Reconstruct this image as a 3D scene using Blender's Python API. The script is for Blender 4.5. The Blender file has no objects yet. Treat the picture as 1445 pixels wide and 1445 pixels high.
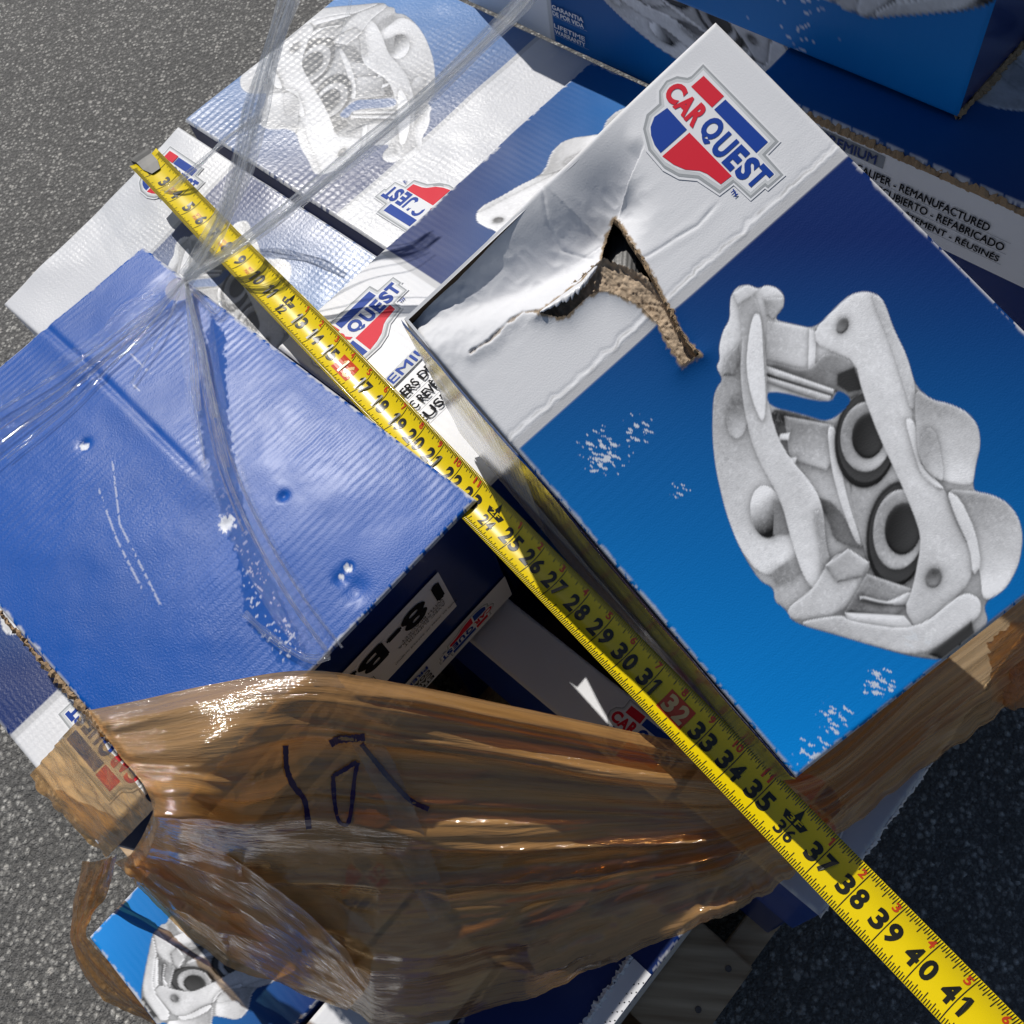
import bpy, bmesh, math, random
import numpy as np
from mathutils import Vector, Matrix
from mathutils.bvhtree import BVHTree
random.seed(7); RNG = np.random.default_rng(7)
sc = bpy.context.scene

# ------------------------------------------------------------------ camera, sky, sun, exposure
FPX, CPX, CAMH = 1336.0, 722.5, 1.46
NAD = np.array([945 - CPX, 1400 - CPX, FPX]); NAD /= np.linalg.norm(NAD)
_up = -NAD; _y = np.array([0, -1.0, 0]); _y = _y - _up * (_y @ _up); _y /= np.linalg.norm(_y)
RW = np.stack([np.cross(_y, _up), _y, _up])            # camera axes (x right, y down, z forward) -> world
CAM = np.array([0, 0, CAMH])
cd = bpy.data.cameras.new('camera'); cam = bpy.data.objects.new('camera', cd); sc.collection.objects.link(cam)
cd.sensor_width = 36; cd.lens = FPX / 1445 * 36; cd.clip_start = 0.02; cd.clip_end = 500
m = np.eye(4); m[:3, 0] = RW @ [1, 0, 0]; m[:3, 1] = RW @ [0, -1, 0]; m[:3, 2] = RW @ [0, 0, -1]; m[:3, 3] = CAM
cam.matrix_world = Matrix(m.tolist()); sc.camera = cam
SUN = Vector((-0.335, 0.505, 0.80)).normalized()
w = bpy.data.worlds.new('World'); sc.world = w; w.use_nodes = True
nt = w.node_tree; bg = nt.nodes['Background']; sk = nt.nodes.new('ShaderNodeTexSky')
sk.sky_type = 'NISHITA'; sk.sun_disc = False; sk.sun_elevation = math.asin(SUN.z); sk.sun_rotation = math.atan2(SUN.x, SUN.y)
nt.links.new(sk.outputs[0], bg.inputs[0]); bg.inputs[1].default_value = 0.062
sd = bpy.data.lights.new('sun', 'SUN'); sd.energy = 5.0; sd.angle = math.radians(0.55); sd.color = (1, .96, .9)
so = bpy.data.objects.new('sun', sd); sc.collection.objects.link(so)
so.rotation_euler = SUN.to_track_quat('Z', 'Y').to_euler(); so.location = (0, 0, 5)
sc.view_settings.view_transform = 'Standard'; sc.view_settings.look = 'None'
sc.view_settings.gamma = 1; sc.view_settings.exposure = -0.42; sc.view_settings.use_curve_mapping = False

# ------------------------------------------------------------------ helpers
def at(x, y, z):
    d = RW @ np.array([(x - CPX) / FPX, (y - CPX) / FPX, 1.0]); return CAM + d * ((z - CAMH) / d[2])
U = np.array([.790, -.613, 0]); V = np.array([.613, .790, 0]); Z = np.array([0, 0, 1.0])
def uv(u, v, z): return u * U + v * V + z * Z
def unit(a): a = np.asarray(a, float); return a / np.linalg.norm(a)
def srgb(r, g, b):
    f = lambda c: c / 12.92 if c <= .04045 else ((c + .055) / 1.055) ** 2.4
    return np.array([f(r / 255), f(g / 255), f(b / 255)])
def tag(o, label=None, cat=None, group=None, kind=None):
    for k, v in (('label', label), ('category', cat), ('group', group), ('kind', kind)):
        if v: o[k] = v
    return o
def empty(name, loc, label, cat, group=None):
    o = bpy.data.objects.new(name, None); sc.collection.objects.link(o); o.location = [float(q) for q in loc]
    o.empty_display_size = .05; bpy.context.view_layer.update(); return tag(o, label, cat, group)
def link(name, me, parent=None, mats=()):
    o = bpy.data.objects.new(name, me); sc.collection.objects.link(o)
    for mm in mats: me.materials.append(mm)
    if parent is not None:
        p = parent; off = Vector((0, 0, 0))
        while p is not None: off += p.location; p = p.parent
        o.parent = parent; o.matrix_parent_inverse = Matrix.Translation(-off)
    return o
def mesh(name, verts, faces, parent=None, mat=None, smooth=False):
    me = bpy.data.meshes.new(name); me.from_pydata([tuple(map(float, v)) for v in verts], [], [tuple(f) for f in faces]); me.update()
    if smooth: me.shade_smooth()
    return link(name, me, parent, [mat] if mat else [])
def lattice(n, seed):
    return np.random.default_rng(seed).random((n, n))
_L = {}
def vnoise(x, y, seed=0):
    if seed not in _L: _L[seed] = lattice(256, seed)
    g = _L[seed]; xi = np.floor(x).astype(int); yi = np.floor(y).astype(int); fx = x - xi; fy = y - yi
    fx = fx * fx * (3 - 2 * fx); fy = fy * fy * (3 - 2 * fy); a, b = xi & 255, yi & 255; a1, b1 = (xi + 1) & 255, (yi + 1) & 255
    return (g[a, b] * (1 - fx) + g[a1, b] * fx) * (1 - fy) + (g[a, b1] * (1 - fx) + g[a1, b1] * fx) * fy
def fbm(x, y, seed=0, o=4):
    t = 0; s = 0; k = 1
    for i in range(o): t = t + k * vnoise(x * 2 ** i, y * 2 ** i, seed + i); s += k; k *= .5
    return t / s
def sstep(a, b, x): t = np.clip((x - a) / (b - a), 0, 1); return t * t * (3 - 2 * t)
def sdf(x, y, poly):
    """signed distance, positive inside"""
    p = np.asarray(poly, float); d = np.full(x.shape, 1e9); ins = np.zeros(x.shape, bool); n = len(p)
    for i in range(n):
        a = p[i]; b = p[(i + 1) % n]; e = b - a; wx = x - a[0]; wy = y - a[1]
        t = np.clip((wx * e[0] + wy * e[1]) / (e @ e + 1e-12), 0, 1)
        d = np.minimum(d, (wx - t * e[0]) ** 2 + (wy - t * e[1]) ** 2)
        c1 = (a[1] <= y) != (b[1] <= y)
        with np.errstate(divide='ignore', invalid='ignore'):
            ins ^= c1 & (x < (b[0] - a[0]) * (y - a[1]) / (b[1] - a[1] + 1e-15) + a[0])
    d = np.sqrt(d); return np.where(ins, d, -d)
def polydist(x, y, pts):
    d = np.full(x.shape, 1e9); tt = np.zeros(x.shape); side = np.zeros(x.shape); p = np.asarray(pts, float); n = len(p) - 1
    for i in range(n):
        a = p[i]; e = p[i + 1] - a; wx = x - a[0]; wy = y - a[1]; t = np.clip((wx * e[0] + wy * e[1]) / (e @ e), 0, 1)
        q = np.sqrt((wx - t * e[0]) ** 2 + (wy - t * e[1]) ** 2); k = q < d
        d = np.where(k, q, d); tt = np.where(k, (i + t) / n, tt); side = np.where(k, np.sign(e[0] * wy - e[1] * wx), side)
    return d, tt, side

# ------------------------------------------------------------------ materials
def newmat(name):
    mt = bpy.data.materials.new(name); mt.use_nodes = True; n = mt.node_tree; return mt, n, n.nodes['Principled BSDF'], n.nodes['Material Output']
def nd(n, t, **kw):
    q = n.nodes.new(t)
    for k, v in kw.items(): setattr(q, k, v)
    return q
def plain(name, col, rough=.5, metal=0, spec=.4, bump=0, bscale=300, var=.0, coat=0):
    mt, n, b, o = newmat(name); b.inputs['Roughness'].default_value = rough; b.inputs['Metallic'].default_value = metal
    b.inputs['Specular IOR Level'].default_value = spec; b.inputs['Base Color'].default_value = (*col, 1); b.inputs['Coat Weight'].default_value = coat
    tc = nd(n, 'ShaderNodeTexCoord'); no = nd(n, 'ShaderNodeTexNoise'); no.inputs['Scale'].default_value = bscale; no.inputs['Detail'].default_value = 5
    n.links.new(tc.outputs['Object'], no.inputs['Vector'])
    if bump:
        bp = nd(n, 'ShaderNodeBump'); bp.inputs['Strength'].default_value = bump; bp.inputs['Distance'].default_value = .001
        n.links.new(no.outputs[0], bp.inputs['Height']); n.links.new(bp.outputs[0], b.inputs['Normal'])
    if var:
        n2 = nd(n, 'ShaderNodeTexNoise'); n2.inputs['Scale'].default_value = 18; n2.inputs['Detail'].default_value = 8; n.links.new(tc.outputs['Object'], n2.inputs['Vector'])
        mr = nd(n, 'ShaderNodeMapRange'); mr.inputs[3].default_value = 1 - var; mr.inputs[4].default_value = 1 + var; n.links.new(n2.outputs[0], mr.inputs[0])
        mx = nd(n, 'ShaderNodeMix', data_type='RGBA', blend_type='MULTIPLY'); mx.inputs[0].default_value = 1
        mx.inputs[6].default_value = (*col, 1); n.links.new(mr.outputs[0], mx.inputs[7]); n.links.new(mx.outputs[2], b.inputs['Base Color'])
    return mt
def printed(name, rough=.34, flute=.25, period=.0066, cross=0, grain=.25, spec=.5, coat=.25, fine=900):
    """printed corrugated board: vertex colours, flutes along uv x, alpha of the colour = dull bare patches"""
    mt, n, b, o = newmat(name); L = n.links
    at_ = nd(n, 'ShaderNodeVertexColor', layer_name='Col'); L.new(at_.outputs[0], b.inputs['Base Color'])
    r = nd(n, 'ShaderNodeMapRange'); r.inputs[3].default_value = rough; r.inputs[4].default_value = .75; L.new(at_.outputs[1], r.inputs[0]); 
    uvn = nd(n, 'ShaderNodeUVMap', uv_map='UVMap')
    nz = nd(n, 'ShaderNodeTexNoise'); nz.inputs['Scale'].default_value = 14; nz.inputs['Detail'].default_value = 6; L.new(uvn.outputs[0], nz.inputs['Vector'])
    ra = nd(n, 'ShaderNodeMath', operation='MULTIPLY_ADD'); ra.inputs[1].default_value = .16; L.new(nz.outputs[0], ra.inputs[0]); L.new(r.outputs[0], ra.inputs[2])
    sb = nd(n, 'ShaderNodeMath', operation='SUBTRACT'); sb.inputs[1].default_value = .08; L.new(ra.outputs[0], sb.inputs[0]); L.new(sb.outputs[0], b.inputs['Roughness'])
    s2 = nd(n, 'ShaderNodeMapRange'); s2.inputs[3].default_value = coat; s2.inputs[4].default_value = 0; L.new(at_.outputs[1], s2.inputs[0]); L.new(s2.outputs[0], b.inputs['Coat Weight'])
    b.inputs['Coat Roughness'].default_value = .22; b.inputs['Specular IOR Level'].default_value = spec
    wv = nd(n, 'ShaderNodeTexWave', wave_type='BANDS', bands_direction='Y', wave_profile='SIN'); wv.inputs['Scale'].default_value = 2 * math.pi / 20 / period
    wv.inputs['Distortion'].default_value = 1.6; wv.inputs['Detail'].default_value = 3; wv.inputs['Detail Scale'].default_value = 1.2
    L.new(uvn.outputs[0], wv.inputs['Vector'])
    h = wv.outputs[1]
    if cross:
        w2 = nd(n, 'ShaderNodeTexWave', wave_type='BANDS', bands_direction='X'); w2.inputs['Scale'].default_value = 2 * math.pi / 20 / (period * .85)
        w2.inputs['Distortion'].default_value = 3.5; w2.inputs['Detail'].default_value = 3; w2.inputs['Detail Scale'].default_value = 1.5; L.new(uvn.outputs[0], w2.inputs['Vector'])
        a = nd(n, 'ShaderNodeMath', operation='MULTIPLY_ADD'); a.inputs[1].default_value = cross; L.new(w2.outputs[1], a.inputs[0]); L.new(h, a.inputs[2]); h = a.outputs[0]
    mk = nd(n, 'ShaderNodeTexNoise'); mk.inputs['Scale'].default_value = 9; mk.inputs['Detail'].default_value = 4; L.new(uvn.outputs[0], mk.inputs['Vector']); mkr = nd(n, 'ShaderNodeMapRange'); mkr.inputs[1].default_value = .38; mkr.inputs[2].default_value = .68; L.new(mk.outputs[0], mkr.inputs[0])
    mm = nd(n, 'ShaderNodeMath', operation='MULTIPLY'); L.new(h, mm.inputs[0]); L.new(mkr.outputs[0], mm.inputs[1])
    bp = nd(n, 'ShaderNodeBump'); bp.inputs['Strength'].default_value = flute; bp.inputs['Distance'].default_value = .0012; L.new(mm.outputs[0], bp.inputs['Height'])
    g = nd(n, 'ShaderNodeTexNoise'); g.inputs['Scale'].default_value = fine; g.inputs['Detail'].default_value = 3; L.new(uvn.outputs[0], g.inputs['Vector'])
    b2 = nd(n, 'ShaderNodeBump'); b2.inputs['Strength'].default_value = grain; b2.inputs['Distance'].default_value = .0004; L.new(g.outputs[0], b2.inputs['Height']); L.new(bp.outputs[0], b2.inputs['Normal'])
    L.new(b2.outputs[0], b.inputs['Normal']); L.new(bp.outputs[0], b.inputs['Coat Normal'])
    return mt
def film(name, tint, body, lo, hi, rough=.12, scale=(6, 60, 60), bump=.5, trans=.4, bd=.004, ior=1.45, crinkle=0, cstretch=.35):
    """thin plastic: tinted see-through mixed with a glossy, faintly translucent skin"""
    mt, n, b, o = newmat(name); L = n.links
    uvn = nd(n, 'ShaderNodeUVMap', uv_map='UVMap'); mp = nd(n, 'ShaderNodeMapping'); mp.inputs['Scale'].default_value = scale; L.new(uvn.outputs[0], mp.inputs[0])
    nz = nd(n, 'ShaderNodeTexNoise'); nz.inputs['Scale'].default_value = 1; nz.inputs['Detail'].default_value = 7; nz.inputs['Roughness'].default_value = .62; nz.inputs['Distortion'].default_value = .5; L.new(mp.outputs[0], nz.inputs['Vector'])
    tr = nd(n, 'ShaderNodeBsdfTransparent'); tr.inputs[0].default_value = (*tint, 1)
    b.inputs['Base Color'].default_value = (*body, 1); b.inputs['Roughness'].default_value = rough; b.inputs['Specular IOR Level'].default_value = .3
    bp = nd(n, 'ShaderNodeBump'); bp.inputs['Strength'].default_value = bump; bp.inputs['Distance'].default_value = bd; L.new(nz.outputs[0], bp.inputs['Height']); 
    if crinkle:
        cr = nd(n, 'ShaderNodeTexNoise'); cr.noise_type = 'RIDGED_MULTIFRACTAL'; cr.inputs['Scale'].default_value = crinkle; cr.inputs['Detail'].default_value = 2.5; cr.inputs['Distortion'].default_value = .6
        mpc = nd(n, 'ShaderNodeMapping'); mpc.inputs['Scale'].default_value = (1.0, cstretch, 1); L.new(uvn.outputs[0], mpc.inputs[0]); L.new(mpc.outputs[0], cr.inputs['Vector'])
        bc = nd(n, 'ShaderNodeBump'); bc.inputs['Strength'].default_value = .8; bc.inputs['Distance'].default_value = .0035; L.new(cr.outputs[0], bc.inputs['Height'])
        fm = nd(n, 'ShaderNodeMapping'); fm.inputs['Scale'].default_value = (95, 95 * cstretch * .28, 1); L.new(uvn.outputs[0], fm.inputs[0]); fn = nd(n, 'ShaderNodeTexNoise'); fn.inputs['Scale'].default_value = 1; fn.inputs['Detail'].default_value = 4; fn.inputs['Distortion'].default_value = .8; L.new(fm.outputs[0], fn.inputs['Vector'])
        bf = nd(n, 'ShaderNodeBump'); bf.inputs['Strength'].default_value = .55; bf.inputs['Distance'].default_value = .0022; L.new(fn.outputs[0], bf.inputs['Height']); L.new(bc.outputs[0], bf.inputs['Normal']); L.new(bf.outputs[0], bp.inputs['Normal'])
    L.new(bp.outputs[0], b.inputs['Normal'])
    tl = nd(n, 'ShaderNodeBsdfTranslucent'); tl.inputs[0].default_value = (*body, 1)
    m1 = nd(n, 'ShaderNodeMixShader'); m1.inputs[0].default_value = trans; L.new(b.outputs[0], m1.inputs[1]); L.new(tl.outputs[0], m1.inputs[2])
    mr = nd(n, 'ShaderNodeMapRange'); mr.inputs[1].default_value = .35; mr.inputs[2].default_value = .68; mr.inputs[3].default_value = lo; mr.inputs[4].default_value = hi; L.new(nz.outputs[0], mr.inputs[0])
    m2 = nd(n, 'ShaderNodeMixShader'); L.new(mr.outputs[0], m2.inputs[0]); L.new(tr.outputs[0], m2.inputs[1]); L.new(m1.outputs[0], m2.inputs[2])
    gl = nd(n, 'ShaderNodeBsdfGlossy'); gl.inputs['Roughness'].default_value = rough; gl.inputs[0].default_value = (1, 1, 1, 1); L.new(bp.outputs[0], gl.inputs['Normal'])
    lw = nd(n, 'ShaderNodeLayerWeight'); lw.inputs[0].default_value = .5; L.new(bp.outputs[0], lw.inputs['Normal'])      # thin sheet: the same gloss from both sides
    pw = nd(n, 'ShaderNodeMath', operation='POWER'); pw.inputs[1].default_value = 5; L.new(lw.outputs['Facing'], pw.inputs[0]); f0 = ((ior - 1) / (ior + 1)) ** 2 * 2
    fr = nd(n, 'ShaderNodeMath', operation='MULTIPLY_ADD'); fr.inputs[1].default_value = .9 - f0; fr.inputs[2].default_value = f0; L.new(pw.outputs[0], fr.inputs[0])
    m3 = nd(n, 'ShaderNodeMixShader'); L.new(fr.outputs[0], m3.inputs[0]); L.new(m2.outputs[0], m3.inputs[1]); L.new(gl.outputs[0], m3.inputs[2])
    L.new(m3.outputs[0], o.inputs[0]); return mt
WHITE = (.74, .75, .78); NAVY = srgb(4, 42, 108); BRIGHT = srgb(0, 142, 230); MID = srgb(6, 66, 158)
M_white = plain('white_board', WHITE, .38, bump=.15, bscale=120, var=.05, coat=.2)
M_navy = plain('navy_print', NAVY, .34, bump=.12, bscale=120, var=.15, coat=.3)
M_blue = plain('blue_print', MID, .34, bump=.12, bscale=120, var=.12, coat=.3)
M_kraft = plain('kraft_board', (.36, .25, .15), .85, bump=.9, bscale=900, var=.3, spec=.2)
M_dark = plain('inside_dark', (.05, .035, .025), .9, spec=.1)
M_red = plain('logo_red', srgb(216, 34, 56), .55, spec=.2); M_lblue = plain('logo_blue', srgb(10, 62, 155), .55, spec=.2)
M_lgrey = plain('logo_grey', (.36, .38, .40), .6, spec=.2); M_lwhite = plain('logo_white', (.80, .81, .84), .6, spec=.2); M_lsilver = plain('logo_silver', (.60, .62, .64), .6, spec=.2)
M_ink = plain('black_ink', (.012, .012, .014), .75, spec=.1); M_grey = plain('grey_print', (.25, .27, .30), .45)
M_yellow = plain('tape_yellow', (.80, .60, .0), .24, spec=.5, bump=.05, bscale=60, var=.05, coat=.5)
M_tink = plain('tape_black_ink', (.014, .014, .010), .3, coat=.4); M_tred = plain('tape_red_ink', (.62, .06, .012), .3, coat=.4)
M_steel = plain('steel', (.09, .09, .09), .55, metal=1, bump=.1, bscale=200)
M_marker = plain('purple_marker', (.018, .006, .075), .35)
M_A = printed('print_glossy_smooth', .62, .03, .006, grain=.35, coat=.0, spec=.16)
M_B = printed('print_fluted_blue', .33, .15, .0068, grain=.6, coat=.05, fine=620, spec=.26)
M_C = printed('print_quilted', .35, .30, .0086, cross=.35, grain=.9, coat=.2, fine=330)
M_C2 = printed('print_filmed', .36, .14, .0068, cross=.6, grain=.7, coat=.2, fine=420)
M_P = printed('print_plain', .52, .07, .0068, grain=.3, coat=.03, spec=.3)

# ------------------------------------------------------------------ caliper artwork (a raster of the printed picture, sampled into vertex colours)
PA = [CAM + RW @ (np.array([(x - CPX) / FPX, (y - CPX) / FPX, 1.0]) * d * .565) for (x, y), d in
      zip(((1010, 28), (565, 445), (1130, 1095), (1667, 672)), (1, 1.061, .953, .893))]
A_s, A_t = unit(PA[1] - PA[0]), unit(PA[3] - PA[0]); SA, TA = np.linalg.norm(PA[1] - PA[0]), np.linalg.norm(PA[3] - PA[0])
A_t = unit(A_t - A_s * (A_t @ A_s)); A_n = unit(np.cross(A_s, A_t)); A_n = A_n if A_n[2] > 0 else -A_n
def aloc(x, y):
    d = RW @ np.array([(x - CPX) / FPX, (y - CPX) / FPX, 1.0]); p = CAM + d * (((PA[0] - CAM) @ A_n) / (d @ A_n)) - PA[0]
    return np.array([p @ A_s, p @ A_t])
def chaikin(p, it=2):
    p = np.asarray(p, float)
    for _ in range(it if len(p) > 7 and len(p) < 26 or len(p) > 30 else 1 if len(p) > 5 else 0): q = np.roll(p, -1, 0); p = np.stack([.78 * p + .22 * q, .22 * p + .78 * q], 1).reshape(-1, 2)
    return p
def cz(pts): return np.array([aloc(945 + x * .3943, 380 + y * .3943) for x, y in pts])
def ell(cx, cy, a, b, rot=0, n=28):
    r = math.radians(rot); return [(cx + a * math.cos(q) * math.cos(r) - b * math.sin(q) * math.sin(r), cy + a * math.cos(q) * math.sin(r) + b * math.sin(q) * math.cos(r)) for q in np.linspace(0, 2 * math.pi, n, endpoint=False)]
SIL = [(218,95),(240,62),(280,53),(318,70),(345,55),(385,65),(412,95),(408,135),(372,180),(440,195),(520,213),(600,130),(650,88),(700,78),(745,90),(772,125),(800,210),(850,310),(880,420),(940,468),(1000,480),(1065,510),(1105,560),(1113,630),(1095,700),(1085,770),(1092,795),(1150,805),(1210,835),(1250,890),(1265,960),(1250,1060),(1200,1150),(1120,1195),(1145,1270),(1080,1330),(985,1400),(905,1392),(840,1380),(700,1340),(600,1310),(440,1265),(415,1215),(375,1190),(372,1140),(320,1115),(250,1000),(200,870),(165,720),(152,600),(155,460),(170,420),(190,395),(165,350),(180,325),(175,280),(190,220),(215,180),(215,130)]
ARM = [(520,213),(600,130),(650,88),(700,78),(745,90),(772,125),(800,210),(850,310),(880,420),(862,520),(890,690),(940,745),(985,785),(1020,900),(1080,1010),(1082,1095),(1050,1150),(900,1285),(880,1285),(840,1215),(868,1150),(900,985),(890,920),(830,770),(750,600),(690,440),(665,330),(575,290),(525,268)]
# polygon, grey, light gradient (dx,dy per 1000), bevel strength, noise
LAY = [(SIL, .60, (-.1, .05), .10), ([(190,395),(250,280),(256,400),(292,600),(400,800),(455,960),(470,1080),(330,1100),(250,1000),(200,870),(165,720),(152,600),(155,460)], .56, (.25, -.05), .05),
 ([(200,320),(250,265),(250,330),(235,380),(190,380)], .34, (0, 0), .12), (ell(240, 530, 37, 76), .42, (2.2, 0), .10), (ell(345, 868, 56, 95, -6), .44, (-3.2, .3), .10), ([(375,830),(405,850),(440,930),(425,950),(370,950)], .30, (0, 0), 0),
 ([(360,1090),(470,1010),(475,1075),(430,1115),(385,1130)], .33, (0, .5), 0),
 ([(350,185),(520,213),(500,365),(345,325)], .58, (.4, .3), .10), ([(500,215),(525,222),(520,350),(495,368)], .74, (0, 0), .05),
 ([(345,325),(500,368),(560,290),(665,335),(690,440),(640,470),(590,430),(575,480),(345,405)], .26, (.2, .4), .1), ([(345,345),(590,430),(585,448),(345,372)], .62, (0, 0), .15), ([(345,383),(580,455),(572,480),(345,405)], .50, (0, 0), .15), ([(600,375),(660,350),(690,430),(640,440),(600,415)], .06, (0, 0), 0),
 ([(345,425),(575,483),(600,430),(640,450),(652,480),(570,550),(480,520),(350,490)], -1, (0, 0), 0),
 ([(352,490),(480,520),(590,556),(640,760),(705,1000),(640,985),(545,860),(520,790),(420,690),(385,620)], .44, (.7, -.5), .08), ([(410,525),(590,558),(600,660),(560,720),(430,680)], .46, (.9, -.3), .14), ([(395,590),(430,585),(425,610),(390,612)], .80, (0, 0), .1), ([(420,675),(455,672),(450,695),(420,700)], .80, (0, 0), .1),
 ([(520,812),(590,835),(660,940),(690,1000),(640,990),(585,965),(570,900)], .22, (.5, .2), .05), ([(562,560),(595,565),(610,700),(640,840),(690,990),(665,980),(615,850),(580,720)], .70, (0, 0), .20),
 ([(640,760),(700,440),(830,770),(895,930),(870,1145),(720,1090),(690,980)], .52, (.3, .3), .05),
 (ell(702, 612, 112, 172, 4), .055, (0, 0), .04), (ell(705, 605, 104, 158, 4), .10, (0, 0), .0), (ell(703, 600, 92, 126, 4), .50, (.9, .5), .14), (ell(712, 595, 60, 84, 6), .065, (.3, .2), .06),
 (ell(815, 948, 112, 192, 6), .055, (0, 0), .04), (ell(818, 945, 104, 176, 6), .10, (0, 0), 0), (ell(820, 932, 92, 144, 6), .52, (.8, .5), .14), (ell(835, 928, 66, 95, 6), .065, (.3, .2), .06),
 ([(245,110),(300,80),(325,160),(345,300),(350,480),(400,640),(520,780),(550,860),(560,1000),(572,1040),(545,1155),(505,1140),(470,1080),(430,950),(400,830),(300,650),(262,480),(252,350),(262,240)], .60, (.1, -.05), .12), ([(303,155),(328,165),(336,330),(346,470),(335,560),(295,470),(272,350),(285,220)], .74, (0, 0), .10), ([(515,870),(540,860),(562,1000),(575,1040),(550,1150),(540,1010)], .42, (.3, .2), .15),
 ([(335,105),(410,100),(408,135),(372,182),(345,165)], .42, (1.0, 1.0), .12), ([(225,85),(280,55),(318,72),(300,90),(245,125)], .66, (0, 0), .1),
 ([(572,1040),(615,1010),(720,1050),(705,1090),(620,1235),(440,1262),(415,1215),(510,1150)], .57, (.2, .1), .12), ([(555,1060),(640,1000),(715,1050),(690,1100),(600,1120)], .50, (.4, .3), .16),
 ([(705,1090),(870,1145),(840,1215),(800,1250),(625,1230)], .36, (.3, .6), .12), ([(680,1165),(770,1190),(800,1182),(862,1150),(872,1182),(842,1212),(680,1188)], .58, (0, 0), .25), ([(690,1178),(770,1200),(760,1206),(690,1190)], .08, (0, 0), 0),
 ([(625,1228),(840,1240),(885,1292),(860,1300),(640,1260)], .72, (0, 0), .15),
 (ARM, .64, (-.02, .05), .10), ([(720,95),(745,92),(772,125),(800,210),(850,310),(880,420),(876,500),(862,500),(845,440),(790,265)], .56, (0, 0), .12), ([(840,530),(880,540),(890,690),(940,745),(985,785),(960,790),(900,740),(870,640)], .74, (0, 0), .22),
 ([(875,425),(940,468),(1000,480),(1065,510),(1105,560),(1113,630),(1095,700),(1085,775),(1020,770),(940,742),(890,680),(882,560)], .55, (.5, -.4), .14), ([(930,560),(960,600),(985,760),(940,742),(900,690),(895,600)], .46, (.9, .2), .06),
 ([(985,785),(1090,795),(1150,805),(1210,835),(1250,890),(1265,960),(1250,1060),(1200,1150),(1120,1195),(1112,1080),(1080,1000),(1020,900)], .54, (.5, -.25), .14), ([(990,790),(1020,880),(1075,1000),(1085,1100),(1115,1060),(1095,940),(1040,820)], .68, (0, 0), .12),
 (ell(618, 200, 22, 32, 20), .20, (2.5, -1.5), .20), (ell(944, 1102, 30, 38, 15), .22, (3.5, -1.5), .20),
 ([(640,1260),(885,1295),(1050,1150),(1115,1180),(1112,1250),(905,1392),(700,1340),(600,1310),(440,1265),(620,1235)], .59, (.15, .1), .12), ([(925,1378),(1080,1258),(1095,1320),(985,1400)], .07, (.6, 0), .05)]
RES = .00042; cpoly = cz(SIL); c0 = cpoly.min(0) - .004; c1 = cpoly.max(0) + .004
gs, gt = np.meshgrid(np.arange(c0[0], c1[0], RES), np.arange(c0[1], c1[1], RES), indexing='ij')
CALV = np.zeros(gs.shape); CALA = np.zeros(gs.shape)
grit = fbm(gs * 900, gt * 900, 40, 3) - .5; grit2 = fbm(gs * 160, gt * 160, 50, 3) - .5
lowf = fbm(gs * 45, gt * 45, 57, 3); glint = sstep(.62, .72, fbm(gs * 700, gt * 700, 58, 2)) * sstep(.45, .6, fbm(gs * 60, gt * 60, 59, 2)) - .6 * sstep(.62, .74, fbm(gs * 600 + 9, gt * 600, 46, 2)) * sstep(.5, .6, fbm(gs * 50, gt * 50, 47, 2))
for poly, g, (dx, dy), bev in LAY:
    q = cz(chaikin(poly)); lo = q.min(0) - .004; hi = q.max(0) + .004
    i0, j0 = np.maximum(((lo - c0) / RES).astype(int), 0); i1, j1 = ((hi - c0) / RES).astype(int) + 1
    S = (slice(i0, i1), slice(j0, j1)); d = sdf(gs[S], gt[S], q); a = np.clip(.5 + d / .0006, 0, 1)
    if g < 0: CALA[S] *= (1 - a); continue
    cen = q.mean(0); gx, gy = np.gradient(d); sh = (gt[S] - cen[1]) * dx * 8 + (gs[S] - cen[0]) * dy * -8
    CALV[S] *= 1 - .42 * np.exp(np.minimum(d, 0) / .0016) * (d < 0) * (poly is not SIL)
    val = g * 1.08 + sh * 1.7 + 3.2 * bev * np.exp(-np.clip(d, 0, 1) / .0010) * np.clip((gx * -.5 + gy * -.8) / RES, -1, 1) * -1 + (grit[S] * .11 + grit2[S] * .07) * (g > .2)
    val = val * (.90 + .20 * lowf[S]) + .07 * glint[S] * (g > .3)
    CALV[S] = CALV[S] * (1 - a) + np.clip(val, .02, .92) * a
    CALA[S] = np.maximum(CALA[S], a) if poly is SIL else np.where(CALA[S] > 0, np.maximum(CALA[S] * 1.0, a * (CALA[S] > .0)), CALA[S])
def caliper(s, t):
    """value, alpha of the printed caliper at artwork coordinates (metres on the reference face)"""
    x = (s - c0[0]) / RES; y = (t - c0[1]) / RES; ok = (x > 0) & (y > 0) & (x < gs.shape[0] - 2) & (y < gs.shape[1] - 2)
    x = np.clip(x, 0, gs.shape[0] - 2.001); y = np.clip(y, 0, gs.shape[1] - 2.001); i = x.astype(int); j = y.astype(int); fx = x - i; fy = y - j
    def smp(A): return (A[i, j] * (1 - fx) + A[i + 1, j] * fx) * (1 - fy) + (A[i, j + 1] * (1 - fx) + A[i + 1, j + 1] * fx) * fy
    return smp(CALV), smp(CALA) * ok
BAND = .1155
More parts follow.
